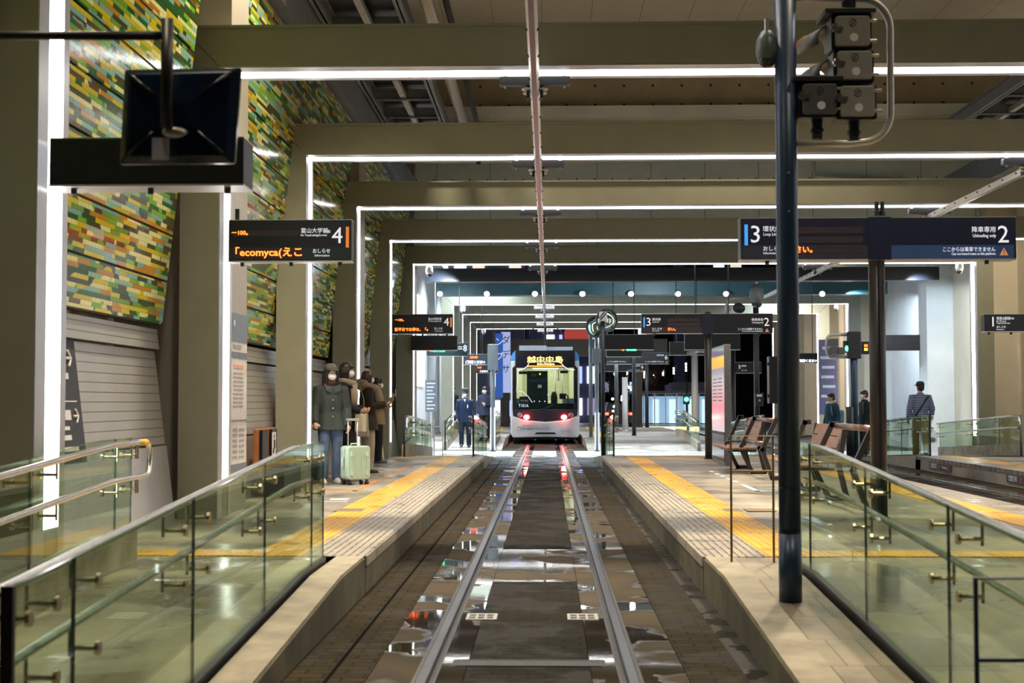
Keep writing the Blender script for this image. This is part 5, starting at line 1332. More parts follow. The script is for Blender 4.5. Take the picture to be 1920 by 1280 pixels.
fp([(330, 1140), (352, 1122), (530, 1122), (552, 1140)], -0.075, -0.05, tblack, 'tow_slot', 0)
fp([(395, 1035), (495, 1035), (495, 1062), (395, 1062)], -0.066, -0.055, pm('tram_hatch', (0.62, 0.63, 0.66), 0.3), 'coupler_hatch', 0.002)
fp([(262, 455), (615, 455), (625, 470), (250, 470)], -0.02, 0.0, em('amber_glow', (1.0, 0.42, 0.06), 0.9), 'display_lower_bar', 0)
# white trim lines around the windscreen top, lit
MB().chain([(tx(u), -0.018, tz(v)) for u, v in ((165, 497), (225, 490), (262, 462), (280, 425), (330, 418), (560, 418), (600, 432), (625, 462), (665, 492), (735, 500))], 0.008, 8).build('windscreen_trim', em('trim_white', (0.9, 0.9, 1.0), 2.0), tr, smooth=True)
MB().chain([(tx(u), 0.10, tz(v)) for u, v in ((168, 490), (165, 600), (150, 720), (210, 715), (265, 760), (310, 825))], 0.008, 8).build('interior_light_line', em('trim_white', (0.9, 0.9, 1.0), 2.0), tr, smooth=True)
def tt(body, u, v, size, mat, align='LEFT', sx=1.0, y=-0.025):
    return text(body, size, (tx(u), y, tz(v)), mat, tr, align, sx=sx)
tt('越中中島', 440, 400, 0.235, em('tram_led', (1.0, 0.58, 0.10), 6.0), 'CENTER', 1.36)
tt('Etchu-Nakajima', 447, 441, 0.105, em('tram_led', (1.0, 0.58, 0.10), 6.0), 'CENTER', 0.92)
tt('T101A', 172, 858, 0.15, M['signwhite'], 'LEFT', 0.85, y=0.012)
tt('株式会社', 208, 1088, 0.085, M['black'], 'LEFT', 1.0, y=-0.064)
tt('アーネストワン', 300, 1086, 0.105, pm('navy_ink', (0.03, 0.05, 0.16), 0.5), 'LEFT', 0.88, y=-0.064)
tt('飯田グループホールディングス', 208, 1057, 0.045, M['black'], 'LEFT', 0.86, y=-0.064)
tt('QUIE', 592, 1110, 0.12, pm('grey_ink', (0.35, 0.35, 0.40), 0.5), 'LEFT', 1.25, y=-0.064)
for i, c_ in enumerate(((0.06, 0.10, 0.5), (0.75, 0.12, 0.10), (0.85, 0.6, 0.05), (0.05, 0.4, 0.3))):
    a0 = i * 90 + 20
    MB().chain([(tx(181) + 0.055 * math.cos(R(a0 + k * 15)), -0.063, tz(1083) + 0.06 * math.sin(R(a0 + k * 15))) for k in range(6)], 0.014, 6).build('logo_segment', pm('logo_%d' % i, c_, 0.5), tr)
for u in (253, 627):
    MB().ball((tx(u), -0.06, tz(972)), 0.085, (1.15, 0.5, 0.9), 18, 10).build('tail_light', em('tail_red', (1.0, 0.05, 0.04), 260), tr, smooth=True)
    MB().ball((tx(u), -0.085, tz(972)), 0.05, (1.1, 0.5, 0.9), 14, 8).build('tail_light_core', em('tail_core', (1.0, 0.55, 0.45), 40), tr, smooth=True)
for u in (187, 697):
    MB().chain([(tx(u) + 0.075 * math.cos(a), -0.06, tz(950) + 0.075 * math.sin(a)) for a in [2 * PI * i / 18 for i in range(19)]], 0.010, 6).build('headlight_ring', M['silver'], tr)
    MB().ball((tx(u), -0.05, tz(950)), 0.065, (1, 0.4, 1)).build('headlight', pm('headlight_glass', (0.30, 0.22, 0.22), 0.1), tr, smooth=True)
# wiper, mirrors, cab
MB().chain([(tx(320), -0.03, tz(915)), (tx(380), -0.05, tz(910)), (tx(520), -0.03, tz(850))], 0.016, 8).build('wiper', M['black'], tr)
MB().box(tx(315), tx(390), -0.055, -0.03, tz(925), tz(900)).build('wiper_motor_cover', M['black'], tr)
MB().box(-1.12, 1.12, 0.35, 17.5, 0.32, 0.36).build('cabin_floor', M['steel_dark'], tr)
MB().box(-1.1, 1.1, 17.0, 17.1, 0.4, 3.1).build('end_wall', pm('tram_cream', (0.72, 0.70, 0.52), 0.5), tr)
for s in (-1, 1):
    MB().box(s * 1.10 - 0.01, s * 1.10 + 0.01, 0.5, 16.9, 0.4, 3.0).build('side_lining', pm('tram_cream', (0.72, 0.70, 0.52), 0.5), tr)
MB().box(-0.6, 0.6, 0.8, 16.8, 3.02, 3.05).build('ceiling_light', em('tram_ceiling_light', (1.0, 0.97, 0.80), 3.2), tr)
# driver's partition, dashboard and fittings
MB().box(tx(250), tx(465), 1.5, 1.56, tz(890), tz(500)).build('cab_partition', M['black'], tr)
MB().box(tx(250), tx(465), 1.45, 1.5, tz(620), tz(580)).build('partition_window', pm('cab_window', (0.03, 0.06, 0.08), 0.1), tr)
MB().box(tx(362), tx(402), 1.43, 1.5, tz(675), tz(643)).build('notice_card', M['white'], tr)
MB().box(tx(155), tx(735), 0.3, 0.8, tz(900), tz(835)).build('dashboard', M['black'], tr)
MB().box(tx(180), tx(280), 0.28, 0.34, tz(830), tz(765)).build('plate_on_dashboard', M['sig_dark'], tr)
text('ワンマン', 0.07, (tx(190), 0.27, tz(808)), M['signwhite'], tr)
for u in (330, 382, 435, 488):
    MB().ball((tx(u), 0.27, tz(813)), 0.016).build('dash_lamp', M['ledwhite'], tr, smooth=True)
MB().ball((tx(467), 0.27, tz(748)), 0.025).build('dash_lamp', em('dash_blue', (0.1, 0.4, 1.0), 3), tr, smooth=True)
MB().box(tx(350), tx(415), 0.9, 1.0, tz(552), tz(515)).build('monitor_box', M['sig_dark'], tr)
MB().ball((tx(386), 0.88, tz(536)), 0.028).build('indicator', M['amber'], tr, smooth=True)
MB().box(tx(300), tx(345), 0.9, 1.0, tz(560), tz(530)).build('small_screen', M['sig'], tr)
MB().box(tx(175), tx(255), 0.2, 0.3, tz(540), tz(512)).build('sun_visor', M['black'], tr)
MB().box(tx(590), tx(668), 0.2, 0.3, tz(532), tz(505)).build('sun_visor', M['black'], tr)
MB().chain([(tx(575), 1.2, tz(490)), (tx(575), 1.2, tz(575)), (tx(562), 1.2, tz(600)), (tx(590), 1.2, tz(600)), (tx(575), 1.2, tz(575))], 0.012, 8).build('hand_strap', M['dark'], tr)
for u in (545, 620):
    MB().cyl((tx(u), 2.2, 0.4), (tx(u), 2.2, 3.0), 0.02).build('grab_pole', M['silver'], tr, smooth=True)
MB().chain([(tx(585), 1.4, tz(740)), (tx(650), 1.4, tz(740)), (tx(672), 1.4, tz(760)), (tx(672), 1.4, tz(840))], 0.025, 8).box(tx(585), tx(650), 1.3, 1.5, tz(790), tz(735)).build('fare_box', M['sig_dark'], tr)
MB().rings([(tx(530), 1.2, tz(850), 0.12, 0.1), (tx(530), 1.2, tz(770), 0.12, 0.1), (tx(530), 1.2, tz(715), 0.07, 0.08)], 14).build('seat_headrest', M['black'], tr, smooth=True)
for s in (-1, 1):
    MB().box(s * 0.9 - 0.22, s * 0.9 + 0.22, 3, 3.5, 0.8, 1.6).box(s * 0.9 - 0.22, s * 0.9 + 0.22, 6, 6.5, 0.8, 1.6).build('passenger_seat', pm('tram_seat', (0.08, 0.12, 0.25), 0.7), tr)
# roof, skirt, running gear
MB().box(-0.95, 0.05, 2.0, 8.0, 3.30, 3.53).build('roof_box', pm('roof_grey', (0.34, 0.38, 0.44), 0.5), tr, bevel=0.02)
MB().box(-0.05, 1.02, 2.6, 8.6, 3.30, 3.50).build('roof_box', pm('roof_grey', (0.34, 0.38, 0.44), 0.5), tr, bevel=0.02)
MB().box(-1.05, 1.05, 0.4, 17.6, 0.14, 0.32).build('underframe', M['black'], tr)
for s in (-1, 1):
    for y in (2.2, 4.0, 13.5, 15.3):
        MB().cyl((s * 0.50, y, 0.30), (s * 0.60, y, 0.30), 0.294, n=24).build('wheel', M['railside'], tr)
for x in (-0.35, 0.38, 0.75):
    MB().ball((x, 0.5, 0.15), 0.03).build('blue_underlight', em('under_blue', (0.1, 0.15, 1.0), 2.0), tr, smooth=True)
# pantograph
pg = MB().box(-0.25, 0.25, 9.6, 10.4, 3.42, 3.52).box(-0.2, -0.13, 9.9, 10.1, 3.32, 3.45).box(0.13, 0.2, 9.9, 10.1, 3.32, 3.45).build('pantograph_base', M['black'], tr)
MB().chain([(0, 9.7, 3.5), (0, 11.0, 4.05), (0, 10.2, 4.55)], 0.045, 10).build('pantograph_arm', M['black'], pg, smooth=True)
MB().box(-0.42, 0.42, 10.0, 10.06, 4.58, 4.62).box(-0.42, 0.42, 10.3, 10.36, 4.58, 4.62).chain([(-0.68, 10.15, 4.35), (-0.60, 10.15, 4.52), (-0.45, 10.15, 4.60), (0.45, 10.15, 4.60), (0.60, 10.15, 4.52), (0.68, 10.15, 4.35)], 0.018, 8).build('pantograph_head', M['black'], pg)
MB().cyl((-0.28, 9.7, 3.5), (-0.28, 9.7, 3.72), 0.07).cyl((0.28, 9.7, 3.5), (0.28, 9.7, 3.72), 0.07).build('pantograph_insulator', M['dark'], pg)

# ------------------------------------------------------------------ people
def cloth(name, rgb, rough=0.8, var=0.25, scale=6, bump=0.5, stretch=(1, 1, 0.45)):
    return pm(name, rgb, rough, 0, var, scale, bump, 0.3, 0, stretch)
def hand(m, wrist, d, out, curl=0.5, s=1.0, thumb=1):
    """palm, four unequal bent fingers and a side thumb; d points along the hand, out is the palm normal"""
    w_ = Vector(wrist); d = Vector(d).normalized(); out = Vector(out); out = (out - d * out.dot(d)).normalized(); sd = d.cross(out) * thumb
    m.chain([w_ - d * 0.01 * s, w_ + d * 0.035 * s, w_ + d * 0.085 * s], [0.024 * s, 0.036 * s, 0.036 * s], 10, ell=0.5, ref=sd)
    for i, (off, ln) in enumerate(((0.027, 0.068), (0.009, 0.078), (-0.009, 0.072), (-0.026, 0.056))):
        p = w_ + d * 0.082 * s + sd * off * s
        pts = [p]; a = 0
        for f in (0.45, 0.32, 0.23):
            a += curl * 0.9
            pts.append(pts[-1] + (d * math.cos(a) + out * math.sin(a)) * ln * f * s)
        m.chain(pts, [0.0095 * s, 0.009 * s, 0.0085 * s, 0.007 * s], 8)
    p = w_ + d * 0.03 * s + sd * 0.03 * s
    m.chain([p, p + (sd * 0.7 + d * 0.7) * 0.035 * s, p + (sd * 0.45 + d * 0.85 + out * 0.35) * 0.065 * s], [0.012 * s, 0.011 * s, 0.009 * s], 8)
def bodymesh(t, H, J, skin, vox):
    """one continuous figure: torso, neck, head, limbs, hands, remeshed together"""
    k = H / 1.70
    m = MB()
    lean = J.get('lean', 0.0)
    m.rings([(0, -0.01 + lean * 0.0, 0.80, 0.10, 0.08), (0, -0.015, 0.90, 0.16, 0.11), (0, lean * 0.1, 1.06, 0.135, 0.095), (0, lean * 0.3, 1.25, 0.16, 0.11), (0, lean * 0.5, 1.38, 0.165, 0.09), (0, lean * 0.55, 1.43, 0.10, 0.07), (0, lean * 0.6 + 0.005, 1.46, 0.058, 0.058), (0, lean * 0.7 + 0.01, 1.52, 0.052, 0.055)], 18)
    for s in (-1, 1):
        sh, el, wr = J['arm'][0 if s < 0 else 1]
        m.chain([(s * 0.10, lean * 0.5, 1.39), sh, (Vector(sh) + Vector(el)) / 2, el, wr], [0.05, 0.055, 0.045, 0.038, 0.027], 10)
        hp, kn, an = J['leg'][0 if s < 0 else 1]
        m.chain([hp, (Vector(hp) + Vector(kn)) / 2, kn, (Vector(kn) * 0.6 + Vector(an) * 0.4), an], [0.085, 0.07, 0.052, 0.052, 0.036], 10)
        fd = J.get('foot', (0, 1, 0))
        m.chain([Vector(an) - Vector((0, 0, 0.03)), Vector(an) + Vector(fd) * 0.07 + Vector((0, 0, -0.05)), Vector(an) + Vector(fd) * 0.16 + Vector((0, 0, -0.06))], [0.034, 0.032, 0.024], 8)
        hd = J['hand'][0 if s < 0 else 1]
        hand(m, wr, hd[0], hd[1], hd[2] if len(hd) > 2 else 0.5, 1.0, s)
    # head: skull, jaw, nose, ears
    hx, hy, hz = J['head']
    q = Matrix.Rotation(J.get('turn', 0.0), 3, 'Z') @ Matrix.Rotation(J.get('nod', 0.0), 3, 'X')
    hc = Vector((hx, hy, hz))
    m.chain([(0, lean * 0.6, 1.45), hc + q @ Vector((0, -0.015, -0.05))], [0.054, 0.05], 12)
    m.ball(hc + q @ Vector((0, -0.008, 0.03)), 1, (0.074, 0.092, 0.088), 16, 10, rot=q)
    m.ball(hc + q @ Vector((0, 0.025, -0.035)), 1, (0.058, 0.062, 0.072), 14, 9, rot=q)
    m.chain([hc + q @ Vector((0, 0.078, 0.02)), hc + q @ Vector((0, 0.10, -0.012)), hc + q @ Vector((0, 0.08, -0.02))], [0.008, 0.013, 0.010], 8)
    m.chain([hc + q @ Vector((-0.022, 0.076, -0.048)), hc + q @ Vector((0, 0.084, -0.046)), hc + q @ Vector((0.022, 0.076, -0.048))], 0.007, 6)
    for s in (-1, 1):
        m.ball(hc + q @ Vector((s * 0.075, -0.005, -0.005)), 1, (0.012, 0.02, 0.03), 8, 6, rot=q)
    m.v = [tuple(Vector(v) * k) for v in m.v]
    o = m.build('body', skin, t, remesh=vox)
    for s in (-1, 1):
        e = MB().ball((hc + q @ Vector((s * 0.03, 0.077, 0.012))) * k, 0.012 * k, (1.15, 0.6, 0.6), 10, 6)
        e.build('eye', pm('eye_dark', (0.02, 0.015, 0.012), 0.2), o, smooth=True)
    return o, hc, q, k
def pose(**kw):
    J = dict(head=(0, 0.02, 1.60),
             arm=[[(-0.185, 0, 1.38), (-0.235, -0.02, 1.10), (-0.225, 0.07, 0.87)], [(0.185, 0, 1.38), (0.235, -0.02, 1.10), (0.225, 0.07, 0.87)]],
             leg=[[(-0.09, 0, 0.88), (-0.10, 0.02, 0.48), (-0.10, 0.0, 0.08)], [(0.09, 0, 0.88), (0.10, 0.02, 0.48), (0.10, 0.0, 0.08)]],
             hand=[((0, 0.2, -1), (0.8, 0.3, 0)), ((0, 0.2, -1), (-0.8, 0.3, 0))])
    J.update(kw)
    return J
def person(name, label, loc, rz, H, J, top, trousers, hair='short', hairmat=None, mask=True, cap=None, shoe=(0.02, 0.02, 0.022), hem=0.80, flare=1.0, wide=1.0, collar=True, vox=0.010, leg_mat=None, skirt=None, sleeve=1.0, group=None):
    t = thing(name, label, 'person', loc, rz, group)
    body, hc, q, k = bodymesh(t, H, J, M['skin'], vox)
    sc_ = lambda m: setattr(m, 'v', [tuple(Vector(v) * k) for v in m.v]) or m
    lean = J.get('lean', 0.0)
    # jacket: torso loft + sleeves fused
    m = MB()
    f = flare
    m.rings([(0, -0.005, hem, 0.205 * f, 0.155 * f), (0, -0.005, (hem + 1.02) / 2, 0.195 * (1 + (f - 1) * 0.6), 0.15 * (1 + (f - 1) * 0.6)), (0, lean * 0.1, 1.04, 0.178, 0.135), (0, lean * 0.3, 1.22, 0.185, 0.138), (0, lean * 0.45, 1.35, 0.195, 0.12), (0, lean * 0.5, 1.415, 0.15, 0.10), (0, lean * 0.6, 1.46, 0.085, 0.085), (0, lean * 0.6, 1.485 if collar else 1.45, 0.078, 0.08)], 22)
    for s in (-1, 1):
        sh, el, wr = [Vector(v) for v in J['arm'][0 if s < 0 else 1]]
        m.chain([(s * 0.11, lean * 0.45, 1.385), sh, (sh + el) / 2, el, (el + wr) / 2, wr + (wr - el).normalized() * 0.015], [0.07, 0.079 * sleeve, 0.068 * sleeve, 0.062 * sleeve, 0.056 * sleeve, 0.048 * sleeve], 12)
    jk = sc_(m).build('jacket', top, t, remesh=0.012)
    # trousers or skirt
    m = MB()
    if skirt:
        z1 = skirt[0]
        m.rings([(0, 0, z1, 0.20 * skirt[1], 0.16 * skirt[1]), (0, 0, (z1 + 0.9) / 2, 0.19, 0.145), (0, 0, 0.95, 0.155, 0.12)], 20)
        sc_(m).build('skirt', trousers, t, smooth=True)
        m = MB()
        for s in (0, 1):
            hp, kn, an = [Vector(v) for v in J['leg'][s]]
            m.chain([hp, kn, an], [0.07, 0.055, 0.045], 10)
        sc_(m).build('stockings', M['hair'] if leg_mat is None else leg_mat, t, smooth=True)
    else:
        m.rings([(0, -0.01, 0.84, 0.165, 0.125), (0, -0.01, 0.93, 0.165, 0.122), (0, -0.005, 0.99, 0.15, 0.11)], 16)
        for s in (0, 1):
            hp, kn, an = [Vector(v) for v in J['leg'][s]]
            m.chain([hp + Vector((0, 0, 0.02)), (hp + kn) / 2, kn, (kn + an) / 2, an + Vector((0, 0, -0.03))], [0.105, 0.095 * (1 + (wide - 1) * 0.6), 0.078 * wide, 0.076 * wide, 0.07 * wide], 14)
        sc_(m).build('trousers', trousers, t, remesh=0.014)
    # shoes
    fd = Vector(J.get('foot', (0, 1, 0)))
    for s in (0, 1):
        an = Vector(J['leg'][s][2])
        m = MB()
        a = math.atan2(-fd.x, fd.y)
        rt = Matrix.Rotation(a, 3, 'Z')
        zb = an.z - 0.08
        for z, g in ((0.0, 1.0), (0.02, 1.03), (0.05, 0.9), (0.085, 0.55)):
            pass
        rr = [(0.0, 0.05, zb, 0.046, 0.135), (0.0, 0.05, zb + 0.022, 0.049, 0.14), (0.0, 0.04, zb + 0.055, 0.043, 0.115), (0.0, -0.015, zb + 0.09, 0.037, 0.06), (0.0, -0.02, zb + 0.12, 0.036, 0.05)]
        m.rings(rr, 16)
        m.v = [tuple(rt @ (Vector(v)) + Vector((an.x, an.y, 0))) for v in m.v]
        sc_(m).build('shoe', pm('shoe_%02d%02d' % (int(shoe[0] * 100), int(shoe[2] * 100)), shoe, 0.45), t, smooth=True)
    # hair
    hm = hairmat or M['hair']
    m = MB()
    m.ball(hc + q @ Vector((0, -0.022, 0.045)), 1, (0.088, 0.100, 0.092), 20, 12, rot=q)
    m.ball(hc + q @ Vector((0, -0.045, 0.0)), 1, (0.082, 0.075, 0.085), 16, 10, rot=q)
    for i in range(0 if cap else 7):          # fringe locks
        a = -0.06 + 0.02 * i
        m.chain([hc + q @ Vector((a * 0.8, 0.055, 0.10)), hc + q @ Vector((a * 1.05, 0.088 - abs(a) * 0.3, 0.062)), hc + q @ Vector((a * 1.15, 0.086 - abs(a) * 0.45, 0.035))], [0.018, 0.016, 0.006], 6)
    if hair in ('bob', 'long'):
        dl = -0.10 if hair == 'bob' else -0.24
        for s in (-1, 1):
            for i in range(4):
                y = 0.035 - i * 0.03
                m.chain([hc + q @ Vector((s * 0.078, y, 0.05)), hc + q @ Vector((s * 0.092, y - 0.005, -0.02)), hc + q @ Vector((s * 0.088, y - 0.01, dl * 0.6)), hc + q @ Vector((s * 0.075, y - 0.012, dl))], [0.028, 0.026, 0.026, 0.010], 8)
        for i in range(5):
            x = -0.06 + 0.03 * i
            m.chain([hc + q @ Vector((x, -0.085, 0.03)), hc + q @ Vector((x, -0.10, -0.05)), hc + q @ Vector((x, -0.09, dl))], [0.032, 0.03, 0.014], 8)
    sc_(m).build('hair', hm, t, remesh=0.010)
    if mask:
        m = MB()
        m.ball(hc + q @ Vector((0, 0.02, -0.035)), 1, (0.068, 0.088, 0.062), 20, 14, rot=q, cut=lambda v: (q.transposed() @ v).y < 0.03)
        mk = sc_(m).build('mask', M['mask'], t, smooth=True)
        for s in (-1, 1):
            m = MB().chain([(hc + q @ Vector((s * 0.062, 0.045, -0.015))) , (hc + q @ Vector((s * 0.078, 0.0, 0.015)))], 0.0035, 6)
            sc_(m).build('ear_loop', M['mask'], mk)
    if cap:
        cm = cap[0]
        m = MB()
        if cap[1] == 'officer':
            m.rings([(0, 0, 0.0, 0.098, 0.108), (0, 0, 0.05, 0.098, 0.110), (0, 0.01, 0.095, 0.128, 0.14), (0, 0.01, 0.115, 0.122, 0.134), (0, 0.01, 0.125, 0.06, 0.07)], 22)
            m.ball((0, 0.115, 0.0), 1, (0.075, 0.055, 0.016), 14, 6)
            m.v = [tuple(hc + q @ (Vector(v) + Vector((0, -0.01, 0.055)))) for v in m.v]
        else:
            m.rings([(0, 0, 0.0, 0.094, 0.106), (0, 0, 0.04, 0.097, 0.110), (0, -0.005, 0.085, 0.080, 0.09), (0, -0.005, 0.105, 0.04, 0.05)], 22)
            m.ball((0, 0.115, 0.008), 1, (0.078, 0.075, 0.013), 16, 6)
            m.v = [tuple(hc + q @ (Vector(v) + Vector((0, -0.012, 0.055)))) for v in m.v]
        sc_(m).build('cap', cm, t, smooth=True)
        if cap[1] == 'officer':
            m = MB().ball(hc + q @ Vector((0, 0.108, 0.10)), 0.012)
            sc_(m).build('cap_badge', pm('badge_gold', (0.7, 0.5, 0.15), 0.3, 0.8), t, smooth=True)
    return t, hc, q, k
def ext(t, m, k, name, mat, **kw):
    m.v = [tuple(Vector(v) * k) for v in m.v]
    return m.build(name, mat, t, **kw)

jade = cloth('dark_green_jacket', (0.040, 0.052, 0.048), 0.55)
jeans = cloth('blue_jeans', (0.10, 0.15, 0.26), 0.8, 0.35, 5)
blackc = cloth('black_cloth', (0.012, 0.012, 0.014), 0.8)
# 1 woman in dark green jacket with suitcase
g = G(619, 906, PZ)
J = pose(turn=0.15, arm=[[(-0.19, 0, 1.37), (-0.25, 0.0, 1.10), (-0.24, 0.10, 0.86)], [(0.19, 0, 1.37), (0.25, 0.05, 1.10), (0.30, 0.24, 0.90)]],
         hand=[((0, 0.2, -1), (0.8, 0.3, 0), 0.5), ((0.05, 0.6, -0.6), (0, -0.5, -0.8), 1.1)],
         leg=[[(-0.09, 0, 0.88), (-0.10, 0.03, 0.48), (-0.10, -0.02, 0.08)], [(0.09, 0, 0.88), (0.12, 0.08, 0.49), (0.13, 0.02, 0.08)]])
t, hc, q, k = person('person', 'person in dark green jacket, cap and white mask holding the mint suitcase', (g.x, g.y, PZ), PI + 0.45, 1.70, J, jade, jeans, 'long', M['hair'], True, (cloth('grey_brown_cap', (0.13, 0.115, 0.10)), 'cap'), (0.5, 0.48, 0.46), hem=0.78, flare=1.25, sleeve=1.12, wide=0.95)
m = MB()
for s in (-1, 1):
    m.add([(s * 0.015, 0.13, 1.40), (s * 0.13, 0.08, 1.47), (s * 0.11, 0.145, 1.36), (s * 0.02, 0.15, 1.32)], [(0, 1, 2, 3)])
ext(t, m, k, 'collar', jade, solid=0.012)
for z in (1.22, 1.10, 0.98):
    ext(t, MB().ball((0.01, 0.155, z), 0.011), k, 'button', M['silver'], smooth=True)
ext(t, MB().rings([(0, 0.02, 1.44, 0.09, 0.085), (0, 0.025, 1.49, 0.08, 0.075), (0, 0.02, 1.53, 0.068, 0.065)], 16, caps=False), k, 'neck_scarf', cloth('rust_scarf', (0.07, 0.025, 0.015)), smooth=True, solid=0.01)
# suitcase
g = G(664, 909, PZ)
mint = pm('mint_shell', (0.42, 0.58, 0.48), 0.32, 0, 0.04, 6)
sc = thing('suitcase', 'mint green hard shell suitcase with long handle, standing by the waiting people', 'suitcase', (g.x, g.y + 0.12, PZ), 0.62)
MB().rbox(-0.185, 0.185, -0.12, -0.004, 0.075, 0.56, 0.05, 'y', 5).build('front_shell', mint, sc, bevel=0.02)
MB().rbox(-0.185, 0.185, 0.004, 0.12, 0.075, 0.56, 0.05, 'y', 5).build('back_shell', mint, sc, bevel=0.02)
MB().rbox(-0.181, 0.181, -0.004, 0.004, 0.079, 0.556, 0.05, 'y', 5).build('zip_band', M['galv'], sc)
b = MB()
for x in (-0.13, -0.045, 0.045, 0.13):
    b.rbox(x - 0.012, x + 0.012, -0.128, -0.115, 0.13, 0.50, 0.008, 'y')
b.build('shell_ribs', mint, sc)
for x in (-0.12, 0.12):
    for z in (0.17, 0.44):
        MB().rbox(x - 0.018, x + 0.018, -0.14, -0.12, z - 0.035, z + 0.035, 0.012, 'y').build('corner_guard', pm('mint_guard', (0.55, 0.66, 0.58), 0.3), sc)
for x in (-0.14, 0.14):
    for y in (-0.085, 0.085):
        MB().cyl((x - 0.022, y, 0.027), (x + 0.022, y, 0.027), 0.027, n=16).box(x - 0.012, x + 0.012, y - 0.012, y + 0.012, 0.04, 0.085).build('wheel', M['black'], sc)
for x in (-0.075, 0.075):
    MB().cyl((x, 0.085, 0.55), (x, 0.085, 0.93), 0.010, n=10).build('handle_tube', M['silver'], sc, smooth=True)
MB().rbox(-0.10, 0.10, 0.065, 0.105, 0.92, 0.955, 0.012, 'y').build('handle_grip', M['galv'], sc)
MB().chain([(-0.08, 0.0, 0.555), (-0.07, 0.0, 0.59), (0.07, 0.0, 0.59), (0.08, 0.0, 0.555)], 0.010, 8).chain([(-0.19, -0.0, 0.40), (-0.215, 0, 0.38), (-0.215, 0, 0.26), (-0.19, 0, 0.24)], 0.010, 8).build('carry_handle', pm('mint_guard', (0.55, 0.66, 0.58), 0.3), sc, smooth=True)
# 2 person behind her in black with backpack, facing right
g = G(648, 902, PZ)
J = pose(turn=0.0, arm=[[(-0.185, 0, 1.38), (-0.23, 0.02, 1.11), (-0.16, 0.24, 1.02)], [(0.185, 0, 1.38), (0.23, 0.02, 1.11), (0.16, 0.24, 1.02)]], hand=[((0.5, 0.8, 0), (0.4, -0.3, 0.5), 0.8), ((-0.5, 0.8, 0), (-0.4, -0.3, 0.5), 0.8)])
t, hc, q, k = person('person', 'dark haired person in black with backpack and beige scarf behind the suitcase', (g.x, g.y, PZ), -PI / 2 - 0.1, 1.76, J, blackc, blackc, 'long', M['hair'], True, None, (0.2, 0.18, 0.16), hem=0.78, flare=1.1, wide=1.5)
ext(t, MB().chain([(-0.10, 0.09, 1.42), (0.0, 0.13, 1.40), (0.10, 0.09, 1.43), (0.12, 0.0, 1.45), (0.06, -0.09, 1.46), (-0.06, -0.09, 1.46), (-0.12, 0.0, 1.45), (-0.10, 0.09, 1.42)], 0.05, 12).chain([(0.09, 0.14, 1.40), (0.13, 0.16, 1.25), (0.14, 0.155, 1.05)], [0.05, 0.055, 0.05], 12, ell=0.5), k, 'scarf', cloth('beige_scarf', (0.30, 0.24, 0.18)), smooth=True)
bp = ext(t, MB().rbox(-0.16, 0.16, -0.32, -0.13, 0.98, 1.42, 0.07, 'y', 5), k, 'backpack', cloth('black_backpack', (0.018, 0.020, 0.026), 0.6), bevel=0.04)
ext(bp, MB().rbox(-0.13, 0.13, -0.37, -0.31, 1.0, 1.2, 0.04, 'y', 4), k, 'front_pocket', cloth('black_backpack', (0.018, 0.020, 0.026), 0.6), bevel=0.02)
for s in (-1, 1):
    ext(t, MB().chain([(s * 0.10, -0.13, 1.42), (s * 0.12, 0.0, 1.48), (s * 0.12, 0.13, 1.35), (s * 0.14, 0.10, 1.12), (s * 0.15, -0.12, 1.02)], 0.022, 8, ell=0.35), k, 'backpack_strap', M['black'], smooth=True)
ext(t, MB().rbox(-0.05, 0.19, 0.18, 0.30, 0.72, 0.98, 0.02, 'y', 3), k, 'cream_pouch', cloth('cream_cloth', (0.5, 0.46, 0.38)), bevel=0.01)
# 3 woman with tote, brown bob
g = G(688, 886, PZ)
dkb = cloth('dark_brown_coat', (0.030, 0.024, 0.017), 0.85)
J = pose(nod=-0.12, arm=[[(-0.185, 0, 1.38), (-0.24, 0.0, 1.12), (-0.12, 0.25, 1.13)], [(0.185, 0, 1.38), (0.24, 0.02, 1.12), (0.12, 0.27, 1.15)]], hand=[((0.3, 0.9, 0.1), (0.3, -0.2, 0.9), 0.7), ((-0.3, 0.9, 0.1), (-0.3, -0.2, 0.9), 0.7)])
t, hc, q, k = person('person', 'brown haired person with white mask, thick beige scarf, tote bag and pale trousers', (g.x, g.y, PZ), -PI / 2 + 0.25, 1.70, J, dkb, cloth('pale_trousers', (0.36, 0.31, 0.25), 0.85), 'bob', M['hair_brown'], True, None, (0.015, 0.014, 0.014), hem=0.72, flare=1.3, wide=1.35, sleeve=1.2)
ext(t, MB().chain([(-0.13, 0.05, 1.42), (0.0, 0.13, 1.42), (0.13, 0.06, 1.43), (0.14, -0.06, 1.45), (0.0, -0.13, 1.47), (-0.14, -0.06, 1.45), (-0.13, 0.05, 1.42)], 0.075, 14).chain([(-0.12, -0.06, 1.42), (-0.15, -0.05, 1.50), (0.0, -0.13, 1.53), (0.15, -0.05, 1.50)], 0.06, 12).chain([(0.06, 0.16, 1.40), (0.10, 0.19, 1.25), (0.09, 0.19, 1.10)], [0.065, 0.07, 0.06], 12, ell=0.5), k, 'scarf', cloth('wool_scarf', (0.27, 0.205, 0.14)), smooth=True)
tb = thing('tote_bag', 'cream canvas tote bag hanging from the shoulder of the brown haired person', 'bag', (t.location.x - 0.11, t.location.y - 0.33, PZ), -0.15)
canvas = cloth('canvas', (0.42, 0.37, 0.30), 0.85, 0.12)
